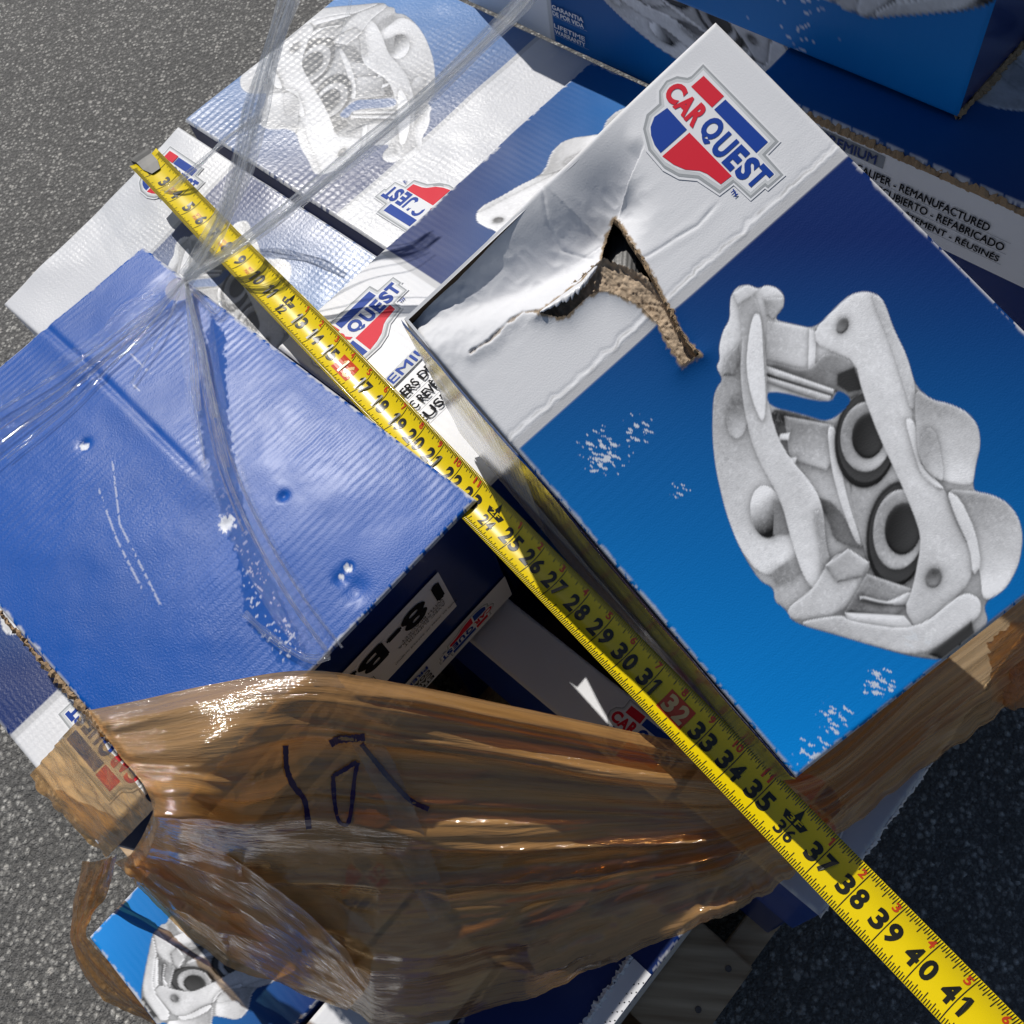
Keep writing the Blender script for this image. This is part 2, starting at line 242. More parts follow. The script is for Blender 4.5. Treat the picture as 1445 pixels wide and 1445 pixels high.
def art(s, t, S, T, gain=1.0, cal=True, shift=(0, 0), cscale=1.0, veil=0):
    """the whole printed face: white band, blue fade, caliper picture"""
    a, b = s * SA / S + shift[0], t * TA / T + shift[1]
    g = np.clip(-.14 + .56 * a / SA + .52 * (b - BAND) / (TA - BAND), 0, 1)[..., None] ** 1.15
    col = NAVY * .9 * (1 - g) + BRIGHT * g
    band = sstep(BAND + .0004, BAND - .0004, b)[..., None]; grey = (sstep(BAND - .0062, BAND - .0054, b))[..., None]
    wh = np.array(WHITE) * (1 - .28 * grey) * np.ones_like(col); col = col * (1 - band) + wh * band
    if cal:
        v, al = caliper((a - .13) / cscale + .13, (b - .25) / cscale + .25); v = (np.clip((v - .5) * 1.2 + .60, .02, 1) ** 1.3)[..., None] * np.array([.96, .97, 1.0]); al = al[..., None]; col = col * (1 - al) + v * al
    return col * gain * (1 - veil) + np.array([.40, .42, .46]) * veil  # veil mixes the film's pale sheen and haze into the print colour
def edgewear(col, s, t, S, T, amt=1.0, seed=3):
    d = np.minimum(np.minimum(s, S - s), np.minimum(t, T - t)); k = fbm(s * 220, t * 220, seed, 3); k2 = fbm(s * 30, t * 30, seed + 9, 2)
    a = np.clip(sstep(.0032, .0006, d - .0028 * amt * (k - .35) * 2 * (k2 > .5)) * (k > .40) * .8, 0, 1)[..., None]
    return col * (1 - a) + np.array([.7, .7, .7]) * a
def scuff(col, s, t, seed, lo=.70, f=300, stretch=2.0, area=None):
    k = fbm(s * f + t * f * .4, t * f / stretch, seed, 3) * (1 if area is None else area)
    a = sstep(lo, lo + .05, k)[..., None] * .8
    return col * (1 - a) + np.array([.75, .78, .82]) * a

# ------------------------------------------------------------------ printed panel, carton body
def panel(name, O, es, et, S, T, step, colfn, mat, parent, disp=None, alpha=None, hole=None, r=.003, wob=.0008, seed=1, lift=0):
    ns, nt_ = max(2, int(S / step)) + 1, max(2, int(T / step)) + 1
    s, t = np.meshgrid(np.linspace(0, S, ns), np.linspace(0, T, nt_), indexing='ij'); n = unit(np.cross(es, et)); n = n if n[2] > 0 or abs(n[2]) < .3 else -n
    d = np.minimum(np.minimum(s, S - s), np.minimum(t, T - t)); e = np.clip(1 - d / r, 0, 1); h = -r * (1 - np.sqrt(np.clip(1 - e * e, 0, 1))) + lift
    h = h + wob * (fbm(s * 14, t * 14, seed, 3) - .5) * 2
    if disp is not None: h = h + disp(s, t)
    P = O + s[..., None] * es + t[..., None] * et + h[..., None] * n
    idx = np.arange(ns * nt_).reshape(ns, nt_); f = np.stack([idx[:-1, :-1], idx[1:, :-1], idx[1:, 1:], idx[:-1, 1:]], -1).reshape(-1, 4)
    if np.dot(np.cross(es, et), n) < 0: f = f[:, ::-1]
    if hole is not None:
        sc_, tc_ = s.ravel()[f].mean(1), t.ravel()[f].mean(1); f = f[~hole(sc_, tc_)]
    me = bpy.data.meshes.new(name); me.vertices.add(ns * nt_); me.vertices.foreach_set('co', P.reshape(-1).astype(np.float32))
    me.loops.add(f.size); me.loops.foreach_set('vertex_index', f.ravel().astype(np.int32)); me.polygons.add(len(f))
    me.polygons.foreach_set('loop_start', (np.arange(len(f)) * 4).astype(np.int32)); me.update(calc_edges=True); me.validate()
    c = colfn(s, t); al = alpha(s, t) if alpha is not None else np.zeros(s.shape)
    ca = me.color_attributes.new('Col', 'FLOAT_COLOR', 'POINT'); ca.data.foreach_set('color', np.concatenate([c, al[..., None]], -1).reshape(-1).astype(np.float32))
    ul = me.uv_layers.new(name='UVMap'); st = np.stack([s.ravel(), t.ravel()], -1); ul.data.foreach_set('uv', st[f.ravel()].reshape(-1).astype(np.float32))
    me.shade_smooth(); return link(name, me, parent, [mat])
def body(name, quad, down, mat, parent, bev=.003, top=True, inset=.0015, matin=None):
    q = [np.asarray(p, float) for p in quad]; cen = sum(q) / 4; q = [p + unit(cen - p) * inset for p in q]
    dn = np.asarray(down, float); lowq = [p + dn for p in q]; upq = [p + unit(dn) * .004 for p in q]
    bm = bmesh.new(); a = [bm.verts.new(p) for p in upq]; b = [bm.verts.new(p) for p in lowq]
    if top: bm.faces.new(a)
    bm.faces.new(b[::-1])
    for i in range(4): bm.faces.new((a[i], b[i], b[(i + 1) % 4], a[(i + 1) % 4]))
    bmesh.ops.recalc_face_normals(bm, faces=bm.faces)
    if top: bmesh.ops.bevel(bm, geom=list(bm.edges), offset=bev, segments=3, profile=.5, affect='EDGES')
    me = bpy.data.meshes.new(name); bm.to_mesh(me); bm.free(); me.shade_smooth_by_angle(math.radians(40)) if hasattr(me, 'shade_smooth_by_angle') else None
    return link(name, me, parent, [mat])
def text_data(s, bold=.0, size=1.0, align='LEFT', shear=0):
    cu = bpy.data.curves.new('t', 'FONT'); cu.body = s; cu.size = size; cu.offset = bold; cu.align_x = align; cu.resolution_u = 4; cu.shear = shear
    o = bpy.data.objects.new('t', cu); sc.collection.objects.link(o); dg = bpy.context.evaluated_depsgraph_get()
    me = bpy.data.meshes.new_from_object(o.evaluated_get(dg)); bpy.data.objects.remove(o); bpy.data.curves.remove(cu)
    v = np.array([q.co[:2] for q in me.vertices]) if len(me.vertices) else np.zeros((0, 2)); f = [tuple(p.vertices) for p in me.polygons]; bpy.data.meshes.remove(me); return v, f
_TC = {}
def text_fit(s, x0, y0, x1, y1, bold=.02):
    if s == '1': return np.array([(x0 + (x1 - x0) * a, y0 + (y1 - y0) * b_) for a, b_ in ((.48, 0), (1, 0), (1, 1), (.52, 1), (0, .80), (0, .62), (.48, .76))]), [(0, 1, 2, 3, 6), (3, 4, 5, 6)]
    if (s, bold) not in _TC: _TC[(s, bold)] = text_data(s, bold)
    v, f = _TC[(s, bold)]; lo, hi = v.min(0), v.max(0); k = (v - lo) / (hi - lo); return np.stack([x0 + k[:, 0] * (x1 - x0), y0 + k[:, 1] * (y1 - y0)], -1), f
class Flat:
    """collects flat print in face coordinates (x reading, y up), several materials in one mesh"""
    def __init__(s): s.v = []; s.f = []; s.mi = []; s.mats = []
    def add(s, v, f, mat, lift):
        if mat not in s.mats: s.mats.append(mat)
        b = len(s.v); s.v += [(x, y, lift) for x, y in v]; s.f += [tuple(b + i for i in q) for q in f]; s.mi += [s.mats.index(mat)] * len(f)
    def poly(s, pts, mat, lift): s.add(pts, [tuple(range(len(pts)))], mat, lift)
    def text(s, t, x0, y0, x1, y1, mat, lift, bold=.02):
        if len(t) == 1: v, f = text_fit(t, x0, y0, x1, y1, bold); s.add(v, f, mat, lift); return
        b_ = bold * (y1 - y0) * 2.2
        for i, (dx, dy) in enumerate(((0, 0), (b_, 0), (-b_, 0), (0, b_), (0, -b_)) if bold else ((0, 0),)): v, f = text_fit(t, x0 + dx, y0 + dy, x1 + dx, y1 + dy, 0); s.add(v, f, mat, lift + i * .00004)
    def rect(s, x0, y0, x1, y1, mat, lift): s.poly([(x0, y0), (x1, y0), (x1, y1), (x0, y1)], mat, lift)
    def build(s, name, O, ex, ey, parent, k=(1, 1), disp=None):
        n = unit(np.cross(ex, ey)); V_ = []
        for x, y, l in s.v:
            V_.append(O + ex * x * k[0] + ey * y * k[1] + n * (l + (disp(x * k[0], y * k[1]) if disp else 0)))
        o = mesh(name, V_, s.f, parent)
        for mm in s.mats: o.data.materials.append(mm)
        o.data.polygons.foreach_set('material_index', s.mi); 
        bm = bmesh.new(); bm.from_mesh(o.data); bmesh.ops.triangulate(bm, faces=[q for q in bm.faces if len(q.verts) > 4]); bm.to_mesh(o.data); bm.free()
        # all print faces look along the face normal
        bm = bmesh.new(); bm.from_mesh(o.data); bm.normal_update(); nv = Vector(n)
        bmesh.ops.reverse_faces(bm, faces=[q for q in bm.faces if q.normal.dot(nv) < 0]); bm.to_mesh(o.data); bm.free(); return o
def lz(pts): return [(q[1], -q[0]) for q in (aloc(880 + x * .2353, 60 + y * .2353) for x, y in pts)]
def rounded(pts, it=1):
    return pts
LOGO = Flat()
LOGO.poly(lz([(477,120),(945,595),(866,675),(974,797),(865,892),(848,877),(762,952),(660,857),(575,922),(440,832),(330,822),(235,770),(133,652),(101,520),(124,428),(198,362),(199,288),(246,219),(320,188),(380,198),(403,188)]), M_lwhite, .0002)
LOGO.poly(lz([(477,132),(930,595),(850,675),(958,795),(865,877),(848,862),(762,936),(660,841),(575,907),(445,817),(332,806),(244,757),(148,646),(117,520),(138,434),(213,369),(213,292),(255,232),(320,204),(382,214),(408,203)]), M_lgrey, .0003)
LOGO.poly(lz([(478,150),(908,595),(830,675),(940,797),(866,860),(849,845),(762,921),(657,825),(577,888),(452,801),(332,788),(246,740),(165,642),(133,520),(154,442),(228,377),(224,300),(262,243),(320,219),(384,229),(409,219)]), M_lsilver, .00035)
LOGO.poly(lz([(478,168),(882,595),(803,675),(912,795),(865,838),(850,823),(762,902),(654,808),(580,864),(460,785),(330,765),(250,720),(182,640),(150,520),(170,450),(246,386),(236,310),(272,258),(320,238),(386,247),(411,237)]), M_lwhite, .0004)
LOGO.poly(lz([(480,203),(602,325),(530,393),(405,268)]), M_red, .0006); LOGO.poly(lz([(610,345),(865,600),(795,665),(543,405)]), M_lblue, .0006)
LOGO.poly(lz([(262,395),(380,525),(222,665),(185,615),(165,560),(162,510),(185,450)]), M_lblue, .0006)
LOGO.poly(lz([(395,543),(648,803),(583,853),(500,790),(455,772),(370,765),(300,735),(232,685)]), M_red, .0006)
def lletter(ch, zc, wz, hz, mat, bold=.05):
    wz, hz = wz * 1.10, hz * 1.10; (x, y), = lz([zc]); k = .2353 * .00041 * .97; LOGO.text(ch, x - wz * k / 2, y - hz * k / 2, x + wz * k / 2, y + hz * k / 2, mat, .0007, bold)
for ch, zc, w_, h_ in (('C', (312, 306), 100, 125), ('A', (372, 378), 100, 118), ('R', (440, 440), 82, 135)): lletter(ch, zc, w_, h_, M_red)
for ch, zc, w_, h_ in (('Q', (522, 528), 112, 158), ('U', (602, 622), 92, 150), ('E', (672, 695), 76, 150), ('S', (742, 758), 80, 150), ('T', (812, 810), 88, 140)): lletter(ch, zc, w_, h_, M_lblue)
(x, y), = lz([(662, 905)]); LOGO.text('TM', x - .0022, y - .0012, x + .0022, y + .0012, M_lblue, .0005, .03)

def carton(label, P1, es, et, S, T, h, top='art', mat=M_P, step=.0015, sidemat=M_navy, logo=True, down=None, group=None, name='cardboard_box', art_kw={}, wear=1.0, seed=1, disp=None, colfn=None, alpha=None, wob=.0008, plain_col=None):
    """box: P1 corner, es = edge along the white band (short), et = reading direction of the logo (long)"""
    es, et = unit(es), unit(et); n = unit(np.cross(es, et)); n = n if n[2] > 0 else -n; dn = -n * h if down is None else np.asarray(down) * h
    quad = [P1, P1 + es * S, P1 + es * S + et * T, P1 + et * T]; cen = sum(quad) / 4 + dn
    root = empty(name, cen, label, 'box', group)
    body('carton', quad, dn, sidemat, root)
    if colfn is None:
        if top == 'art': colfn = lambda s, t: edgewear(art(s, t, S, T, **art_kw), s, t, S, T, wear, seed)
        else: colfn = lambda s, t: edgewear(np.ones(s.shape + (3,)) * np.array(plain_col) * (1 + .12 * (fbm(s * 20, t * 20, seed, 3)[..., None] - .5)), s, t, S, T, wear, seed)
    panel('top_panel', P1, es, et, S, T, step, colfn, mat, root, seed=seed, disp=disp, alpha=alpha, wob=wob)
    if logo: LOGO.build('logo', P1 + n * .0007, et, -es, root, (T / TA, S / SA), disp=lambda x, y: float((wob * (fbm(np.array([-y]) * 14, np.array([x]) * 14, seed, 3) - .5) * 2)[0] + (disp(np.array([-y]), np.array([x]))[0] if disp else 0)))
    return root

# ------------------------------------------------------------------ ground
mt, n, b, o = newmat('asphalt'); L = n.links; tc = nd(n, 'ShaderNodeTexCoord')
v1 = nd(n, 'ShaderNodeTexVoronoi'); v1.inputs['Scale'].default_value = 120; v2 = nd(n, 'ShaderNodeTexVoronoi'); v2.inputs['Scale'].default_value = 330
n1 = nd(n, 'ShaderNodeTexNoise'); n1.inputs['Scale'].default_value = 420; n1.inputs['Detail'].default_value = 6; n2 = nd(n, 'ShaderNodeTexNoise'); n2.inputs['Scale'].default_value = 3; n2.inputs['Detail'].default_value = 6
for q in (v1, v2, n1, n2): L.new(tc.outputs['Object'], q.inputs['Vector'])
sx = nd(n, 'ShaderNodeSeparateColor'); L.new(v1.outputs['Color'], sx.inputs[0])
r1 = nd(n, 'ShaderNodeValToRGB'); r1.color_ramp.elements[0].position = .35; r1.color_ramp.elements[0].color = (.12, .118, .114, 1); r1.color_ramp.elements[1].position = 1; r1.color_ramp.elements[1].color = (.42, .41, .385, 1); L.new(sx.outputs[0], r1.inputs[0])
r2 = nd(n, 'ShaderNodeValToRGB'); r2.color_ramp.elements[0].position = .22; r2.color_ramp.elements[0].color = (0, 0, 0, 1); r2.color_ramp.elements[1].position = .62; r2.color_ramp.elements[1].color = (1, 1, 1, 1); L.new(v1.outputs['Distance'], r2.inputs[0])
mx = nd(n, 'ShaderNodeMix', data_type='RGBA'); L.new(r2.outputs[0], mx.inputs[0]); L.new(r1.outputs[0], mx.inputs[6]); mx.inputs[7].default_value = (.105, .103, .10, 1)
m2 = nd(n, 'ShaderNodeMix', data_type='RGBA', blend_type='MULTIPLY'); m2.inputs[0].default_value = 1; L.new(mx.outputs[2], m2.inputs[6])
mr = nd(n, 'ShaderNodeMapRange'); mr.inputs[3].default_value = .75; mr.inputs[4].default_value = 1.3; L.new(n2.outputs[0], mr.inputs[0]); L.new(mr.outputs[0], m2.inputs[7]); L.new(m2.outputs[2], b.inputs['Base Color'])
sx2 = nd(n, 'ShaderNodeSeparateColor'); L.new(v2.outputs['Color'], sx2.inputs[0]); r3 = nd(n, 'ShaderNodeMapRange'); r3.inputs[1].default_value = .55; r3.inputs[2].default_value = 1; r3.inputs[3].default_value = .82; r3.inputs[4].default_value = 1.55; L.new(sx2.outputs[1], r3.inputs[0])
m3 = nd(n, 'ShaderNodeMix', data_type='RGBA', blend_type='MULTIPLY'); m3.inputs[0].default_value = 1; L.new(m2.outputs[2], m3.inputs[6]); L.new(r3.outputs[0], m3.inputs[7]); L.new(m3.outputs[2], b.inputs['Base Color'])
v3 = nd(n, 'ShaderNodeTexVoronoi'); v3.inputs['Scale'].default_value = 34; L.new(tc.outputs['Object'], v3.inputs['Vector']); s3 = nd(n, 'ShaderNodeMapRange'); s3.inputs[1].default_value = .20; s3.inputs[2].default_value = .12; L.new(v3.outputs['Distance'], s3.inputs[0])
s4 = nd(n, 'ShaderNodeSeparateColor'); L.new(v3.outputs['Color'], s4.inputs[0]); s5 = nd(n, 'ShaderNodeMath', operation='GREATER_THAN'); s5.inputs[1].default_value = .62; L.new(s4.outputs[0], s5.inputs[0]); s6 = nd(n, 'ShaderNodeMath', operation='MULTIPLY'); L.new(s3.outputs[0], s6.inputs[0]); L.new(s5.outputs[0], s6.inputs[1])
m4 = nd(n, 'ShaderNodeMix', data_type='RGBA'); L.new(s6.outputs[0], m4.inputs[0]); L.new(m3.outputs[2], m4.inputs[6]); m4.inputs[7].default_value = (.40, .385, .36, 1); L.new(m4.outputs[2], b.inputs['Base Color'])
b.inputs['Roughness'].default_value = .8
a1 = nd(n, 'ShaderNodeMath', operation='MULTIPLY_ADD'); a1.inputs[1].default_value = .5; L.new(v2.outputs['Distance'], a1.inputs[0]); L.new(v1.outputs['Distance'], a1.inputs[2])
a2 = nd(n, 'ShaderNodeMath', operation='MULTIPLY_ADD'); a2.inputs[1].default_value = -.5; L.new(n1.outputs[0], a2.inputs[0]); L.new(a1.outputs[0], a2.inputs[2])
bp = nd(n, 'ShaderNodeBump'); bp.invert = True; bp.inputs['Strength'].default_value = .9; bp.inputs['Distance'].default_value = .004; L.new(a2.outputs[0], bp.inputs['Height']); L.new(bp.outputs[0], b.inputs['Normal'])
gq = 60
tag(mesh('asphalt_ground', [(-gq, -gq, 0), (gq, -gq, 0), (gq, gq, 0), (-gq, gq, 0)], [(0, 1, 2, 3)], None, mt), kind='structure')

# ------------------------------------------------------------------ pallet
mt, n, b, o = newmat('weathered_wood'); L = n.links; tc = nd(n, 'ShaderNodeTexCoord'); mp = nd(n, 'ShaderNodeMapping'); mp.inputs['Rotation'].default_value = (0, 0, math.atan2(.613, .79)); mp.inputs['Scale'].default_value = (4, 70, 40)
L.new(tc.outputs['Object'], mp.inputs[0]); nz = nd(n, 'ShaderNodeTexNoise'); nz.inputs['Scale'].default_value = 1; nz.inputs['Detail'].default_value = 8; L.new(mp.outputs[0], nz.inputs['Vector'])
rp = nd(n, 'ShaderNodeValToRGB'); rp.color_ramp.elements[0].position = .3; rp.color_ramp.elements[0].color = (.28, .18, .10, 1); rp.color_ramp.elements[1].position = .7; rp.color_ramp.elements[1].color = (.62, .46, .30, 1); L.new(nz.outputs[0], rp.inputs[0]); L.new(rp.outputs[0], b.inputs['Base Color'])
bp = nd(n, 'ShaderNodeBump'); bp.inputs['Strength'].default_value = .5; bp.inputs['Distance'].default_value = .002; L.new(nz.outputs[0], bp.inputs['Height']); L.new(bp.outputs[0], b.inputs['Normal']); b.inputs['Roughness'].default_value = .85
M_wood = mt
def slab(name, u0, u1, v0, v1, z0, z1, mat, parent, bev=.002):
    q = [uv(u0, v0, z1), uv(u1, v0, z1), uv(u1, v1, z1), uv(u0, v1, z1)]; bm = bmesh.new(); a = [bm.verts.new(p) for p in q]; b_ = [bm.verts.new(p - Z * (z1 - z0)) for p in q]
    bm.faces.new(a); bm.faces.new(b_[::-1])
    for i in range(4): bm.faces.new((a[i], b_[i], b_[(i + 1) % 4], a[(i + 1) % 4]))
    bmesh.ops.recalc_face_normals(bm, faces=bm.faces); bmesh.ops.bevel(bm, geom=list(bm.edges), offset=bev, segments=2, affect='EDGES'); me = bpy.data.meshes.new(name); bm.to_mesh(me); bm.free(); return link(name, me, parent, [mat])
pal = empty('wooden_pallet', uv(-.45, .2, 0), 'weathered grey wooden pallet on the asphalt under all the boxes', 'pallet')
for u0 in (-.955, -.47, .018): slab('stringer', u0, u0 + .038, -.372, .81, .016, .129, M_wood, pal)
for i, v0 in enumerate((-.372, -.262, -.165, -.05, .14, .245, .35, .455, .56, .67)):
    slab('deck_board', -.957 + .004 * (i % 3), .056 + .003 * (i % 2), v0, v0 + (.139 if i in (3, 9) else .10 if i == 0 else .088), .1295, .146, M_wood, pal)
for v0 in (-.372, -.1, .2, .5, .67): slab('bottom_board', -.957, .056, v0, v0 + .10, .0, .0155, M_wood, pal)
bm = bmesh.new(); bmesh.ops.create_cone(bm, cap_ends=True, segments=10, radius1=.0042, radius2=.0036, depth=.002); nail = bpy.data.meshes.new('nail'); bm.to_mesh(nail); bm.free()
M_nail = plain('nail_steel', (.16, .14, .13), .5, metal=.8); nail.materials.append(M_nail)
for v0 in (.068, .008, -.03, .16, .21): o = link('nail', nail, pal); o.matrix_parent_inverse = Matrix.Translation(-pal.location); o.location = uv(.037, v0, .1468)

# ------------------------------------------------------------------ boxes of the load
def rnd(label, u0, u1, v0, v1, z1, h, **kw):
    """axis-aligned carton on the pallet axes; orient: where the white band end is"""
    o_ = kw.pop('orient', 'u-')
    if o_ == 'u-': return carton(label, uv(u0, v1, z1), -V, U, v1 - v0, u1 - u0, h, **kw)
    if o_ == 'u+': return carton(label, uv(u1, v0, z1), V, -U, v1 - v0, u1 - u0, h, **kw)
    if o_ == 'v-': return carton(label, uv(u0, v0, z1), U, V, u1 - u0, v1 - v0, h, **kw)
    return carton(label, uv(u1, v1, z1), -U, -V, u1 - u0, v1 - v0, h, **kw)
# B: plain blue box
PB = [at(200, 345, .817), at(668, 700, .817), at(246, 1147, .817), at(-176, 655, .817)]
Bs, Bt = unit(PB[3] - PB[0]), unit(PB[1] - PB[0]); Bs = unit(Bs - Bt * (Bs @ Bt)); SB, TB = .312, .453
def bl(x, y): p = at(x, y, .817) - PB[0]; return np.array([p @ Bs, p @ Bt])
def bls(pts): return np.array([bl(*p) for p in pts])
Bband = bls([(298,445),(316,470),(320,560),(330,640),(345,720),(372,790),(395,840),(425,900),(440,935),(395,935),(352,880),(345,850),(335,790),(318,730),(305,690),(290,640),(283,590),(283,540),(288,500)])
def bcol(s, t):
    k = fbm(s * 12, t * 12, 5, 4)[..., None]; c = srgb(0, 80, 168) * (.84 + .24 * k)
    d = sdf(s, t, Bband) + .004 * (fbm(s * 260, t * 260, 6, 3) - .5) * 2; a = sstep(-.0005, .0005, d)[..., None]; c = c * (1 - a) + srgb(0, 74, 156) * a
    sc_ = np.zeros(s.shape)
    for x, y, r in ((322, 738, .006), (318, 745, .005), (120, 630, .004), (490, 800, .0030), (480, 812, .002)):
        q = bl(x, y); sc_ = np.maximum(sc_, sstep(1, .6, np.hypot((s - q[0]) * 1.0, (t - q[1]) * .7) / r + 1.2 * (fbm(s * 500, t * 500, 8, 2) - .5)))
    spk = sstep(.66, .70, fbm(s * 420, t * 420, 12, 3)) * sstep(.0, .004, d) * sstep(.10, .20, s); sc_ = np.maximum(sc_, spk * .8)
    for l_ in ([(140, 690), (165, 760), (200, 830)], [(160, 650), (170, 740), (230, 860)], [(185, 500), (215, 530)], [(190, 545), (200, 555)]):
        dd, tt, _ = polydist(s, t, bls(l_)); sc_ = np.maximum(sc_, .5 * sstep(.0012, .0003, dd) * (fbm(s * 300, t * 300, 13, 2) > .42))
    c = c * (1 - sc_[..., None]) + np.array([.72, .74, .8]) * sc_[..., None]
    return edgewear(c, s, t, SB, TB, .7, 4)
def balpha(s, t):
    d = sdf(s, t, Bband) + .004 * (fbm(s * 260, t * 260, 6, 3) - .5) * 2
    return np.maximum(sstep(-.0005, .0005, d) * .9, .35 * fbm(s * 9, t * 9, 31, 3))
def bdisp(s, t):
    d, tt, sd_ = polydist(s, t, bls([(60, 458), (130, 520), (250, 640), (300, 690)])); h = -.0011 * np.exp(-(d / .004) ** 2) * sstep(1, .7, tt) * (.5 + fbm(s * 40, t * 40, 35, 2)) + .0014 * np.exp(-(d / .02) ** 2)
    for x, y, r, a in ((490, 800, .004, -.002), (480, 815, .006, -.002), (400, 700, .004, -.002), (500, 830, .01, -.002), (120, 628, .005, -.002), (322, 738, .004, -.002), (250, 405, .02, -.004)):
        q = bl(x, y); h = h + a * np.exp(-((s - q[0]) ** 2 + (t - q[1]) ** 2) / r ** 2)
    return h + .0005 * (fbm(s * 35, t * 35, 36, 3) - .5) + .004 * np.sin(s / SB * math.pi) * np.sin(t / TB * math.pi) - .002
B = carton('plain glossy blue box with scuffs and torn clear film over its top', PB[0], Bs, Bt, SB, TB, .20, mat=M_B, step=.0011, sidemat=M_navy, logo=False, colfn=bcol, alpha=balpha, disp=bdisp, seed=21)
# B end face: white band with logo and text upside down, paper label
bo = PB[0] + Bt * TB + Bs * SB - Z * .20; bx_, by_ = unit(-Bs), Z; fl = Flat()      # x from the near corner towards the far corner, seen from outside
W_ = SB
fl.rect(.002, .002, W_ - .002, .047, M_white, .0006)
fl.rect(.004, .082, .255, .158, M_lwhite, .0006)
up_ = Flat()   # printed upside down: x runs the other way and y points down
up_.text('18-B5042', .098, .012, .300, .038, M_ink, .0012, .03); 
for i, (t_, l_) in enumerate((('WITH BRACKET', .05), ('CON ABRAZADERA', .055), ('AVEC SUPPORT', .05))): up_.text(t_, .10, .040 + i * .005, .10 + l_, .0435 + i * .005, M_ink, .0012, .0)
up_.text('Built to meet or exceed original', .090, .062, .165, .066, M_ink, .0012, .0)
for i in range(34): up_.rect(.185 + i * .0016, .046, .185 + i * .0016 + .0004 + .0008 * random.random(), .066, M_ink, .0012)
pO = bo + bx_ * W_ * 1.0 + by_ * .158 - by_ * 0
fl.build('print_panel', bo, bx_, by_, B)
up_.build('label_print', bo + bx_ * (W_ + .035) + by_ * .158, -bx_, -by_, B)
u2 = Flat(); u2.text('PREMIUM', .110, .006, .160, .012, M_lblue, .0012, .03)
for i, t_ in enumerate(('COATED BRAKE CALIPER - REMANUFACTURED', 'CALIPER DE FRENOS RECUBIERTO', 'ETRIERS DE FREINS AVEC REVETEMENT')): u2.text(t_, .110, .0155 + i * .0085 , .110 + (.19, .15, .18)[i], .0212 + i * .0085, M_ink, .0012, .02)
# text lines run upside down as well
u2.v = [(x, .047 - y if False else y, l) for x, y, l in u2.v]
u2.build('band_text', bo + bx_ * W_ + by_ * .046, -bx_, -by_, B)
LOGO.build('logo', bo + bx_ * (W_ - .012) + by_ * .048, -bx_, -by_, B, (.92, .55)) if False else None
lg = Flat(); lg.__dict__.update({k: list(v_) for k, v_ in LOGO.__dict__.items()}); xs = [p[0] for p in lg.v]; ys = [p[1] for p in lg.v]; xm, ym = min(xs), min(ys); ex_, ey_ = max(xs) - xm, max(ys) - ym
LOGO0 = Flat(); LOGO0.__dict__.update({k: list(v_) for k, v_ in LOGO.__dict__.items()}); LOGO0.v = [(x - xm, y - ym, l) for x, y, l in LOGO.v]; LW, LH = ex_, ey_
LOGO0.build('logo', bo + bx_ * (W_ - .022) + by_ * .044 + unit(np.cross(bx_, by_)) * .0008, -bx_, -by_, B, (.078 / LW, .036 / LH))

# C and C2: the two filmed boxes on the far left, tape lies over the second
def slosh(amp, seed): return lambda s, t: amp * (fbm(s * 9, t * 9, seed, 3) - .5)
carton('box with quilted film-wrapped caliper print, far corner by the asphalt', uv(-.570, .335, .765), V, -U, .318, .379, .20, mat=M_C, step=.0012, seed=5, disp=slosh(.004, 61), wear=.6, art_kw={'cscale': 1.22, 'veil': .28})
c2p = uv(-.949, .325, .763); c2s = at(5, 430, .722) - c2p; c2t = unit(U)
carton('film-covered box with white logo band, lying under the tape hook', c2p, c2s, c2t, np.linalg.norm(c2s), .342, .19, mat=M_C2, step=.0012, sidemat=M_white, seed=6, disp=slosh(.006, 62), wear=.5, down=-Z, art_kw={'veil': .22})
# G: beside the torn box
G = carton('blue and white box squeezed between torn box and film-wrapped boxes', uv(-.605, .185, .775), U, V, .262, .46, .21, mat=M_P, step=.0014, seed=7, disp=slosh(.003, 63))
gt_ = Flat(); gt_.rect(.004, .0, .112, .013, M_lsilver, .0004); gt_.text('PREMIUM', .010, .0018, .104, .0112, M_lblue, .0008, .015)
for i, t_ in enumerate(("ÉTRIERS DE FREINS", "AVEC REVÊTEMENT", "RÉUSINÉS")): gt_.rect(.006, -.0192 - i * .0165, .112, -.0188 - i * .0165, M_grey, .0005); gt_.text(t_, .010, -.0175 - i * .0165, .112 - .012 * i, -.0055 - i * .0165, M_ink, .0008, .012)
gt_.build('band_text', uv(-.605, .185, .7762) + U * .125, V, -U, G, disp=lambda x, y: float(.003 * (fbm(np.array([.125 - y]) * 9, np.array([x]) * 9, 63, 3) - .5)[0] + .0016 * (fbm(np.array([.125 - y]) * 14, np.array([x]) * 14, 7, 3) - .5)[0]))
# I: far box in shade, H: with text band, D: on top of H
I_ = rnd('shaded blue box behind, its caliper face wrapped in clear film', -.80, -.37, .657, .98, .965, .20, orient='v+', seed=8, logo=True)
def side(root, O, ex, ey, S, T, colfn, mat=M_P, step=.002, seed=1):
    return panel('side_panel', O, ex, ey, S, T, step, colfn, mat, root, seed=seed, r=.002, lift=.0015)
def art_side(S, T, **kw): return lambda s, t: art(s, t, S, T, **kw)
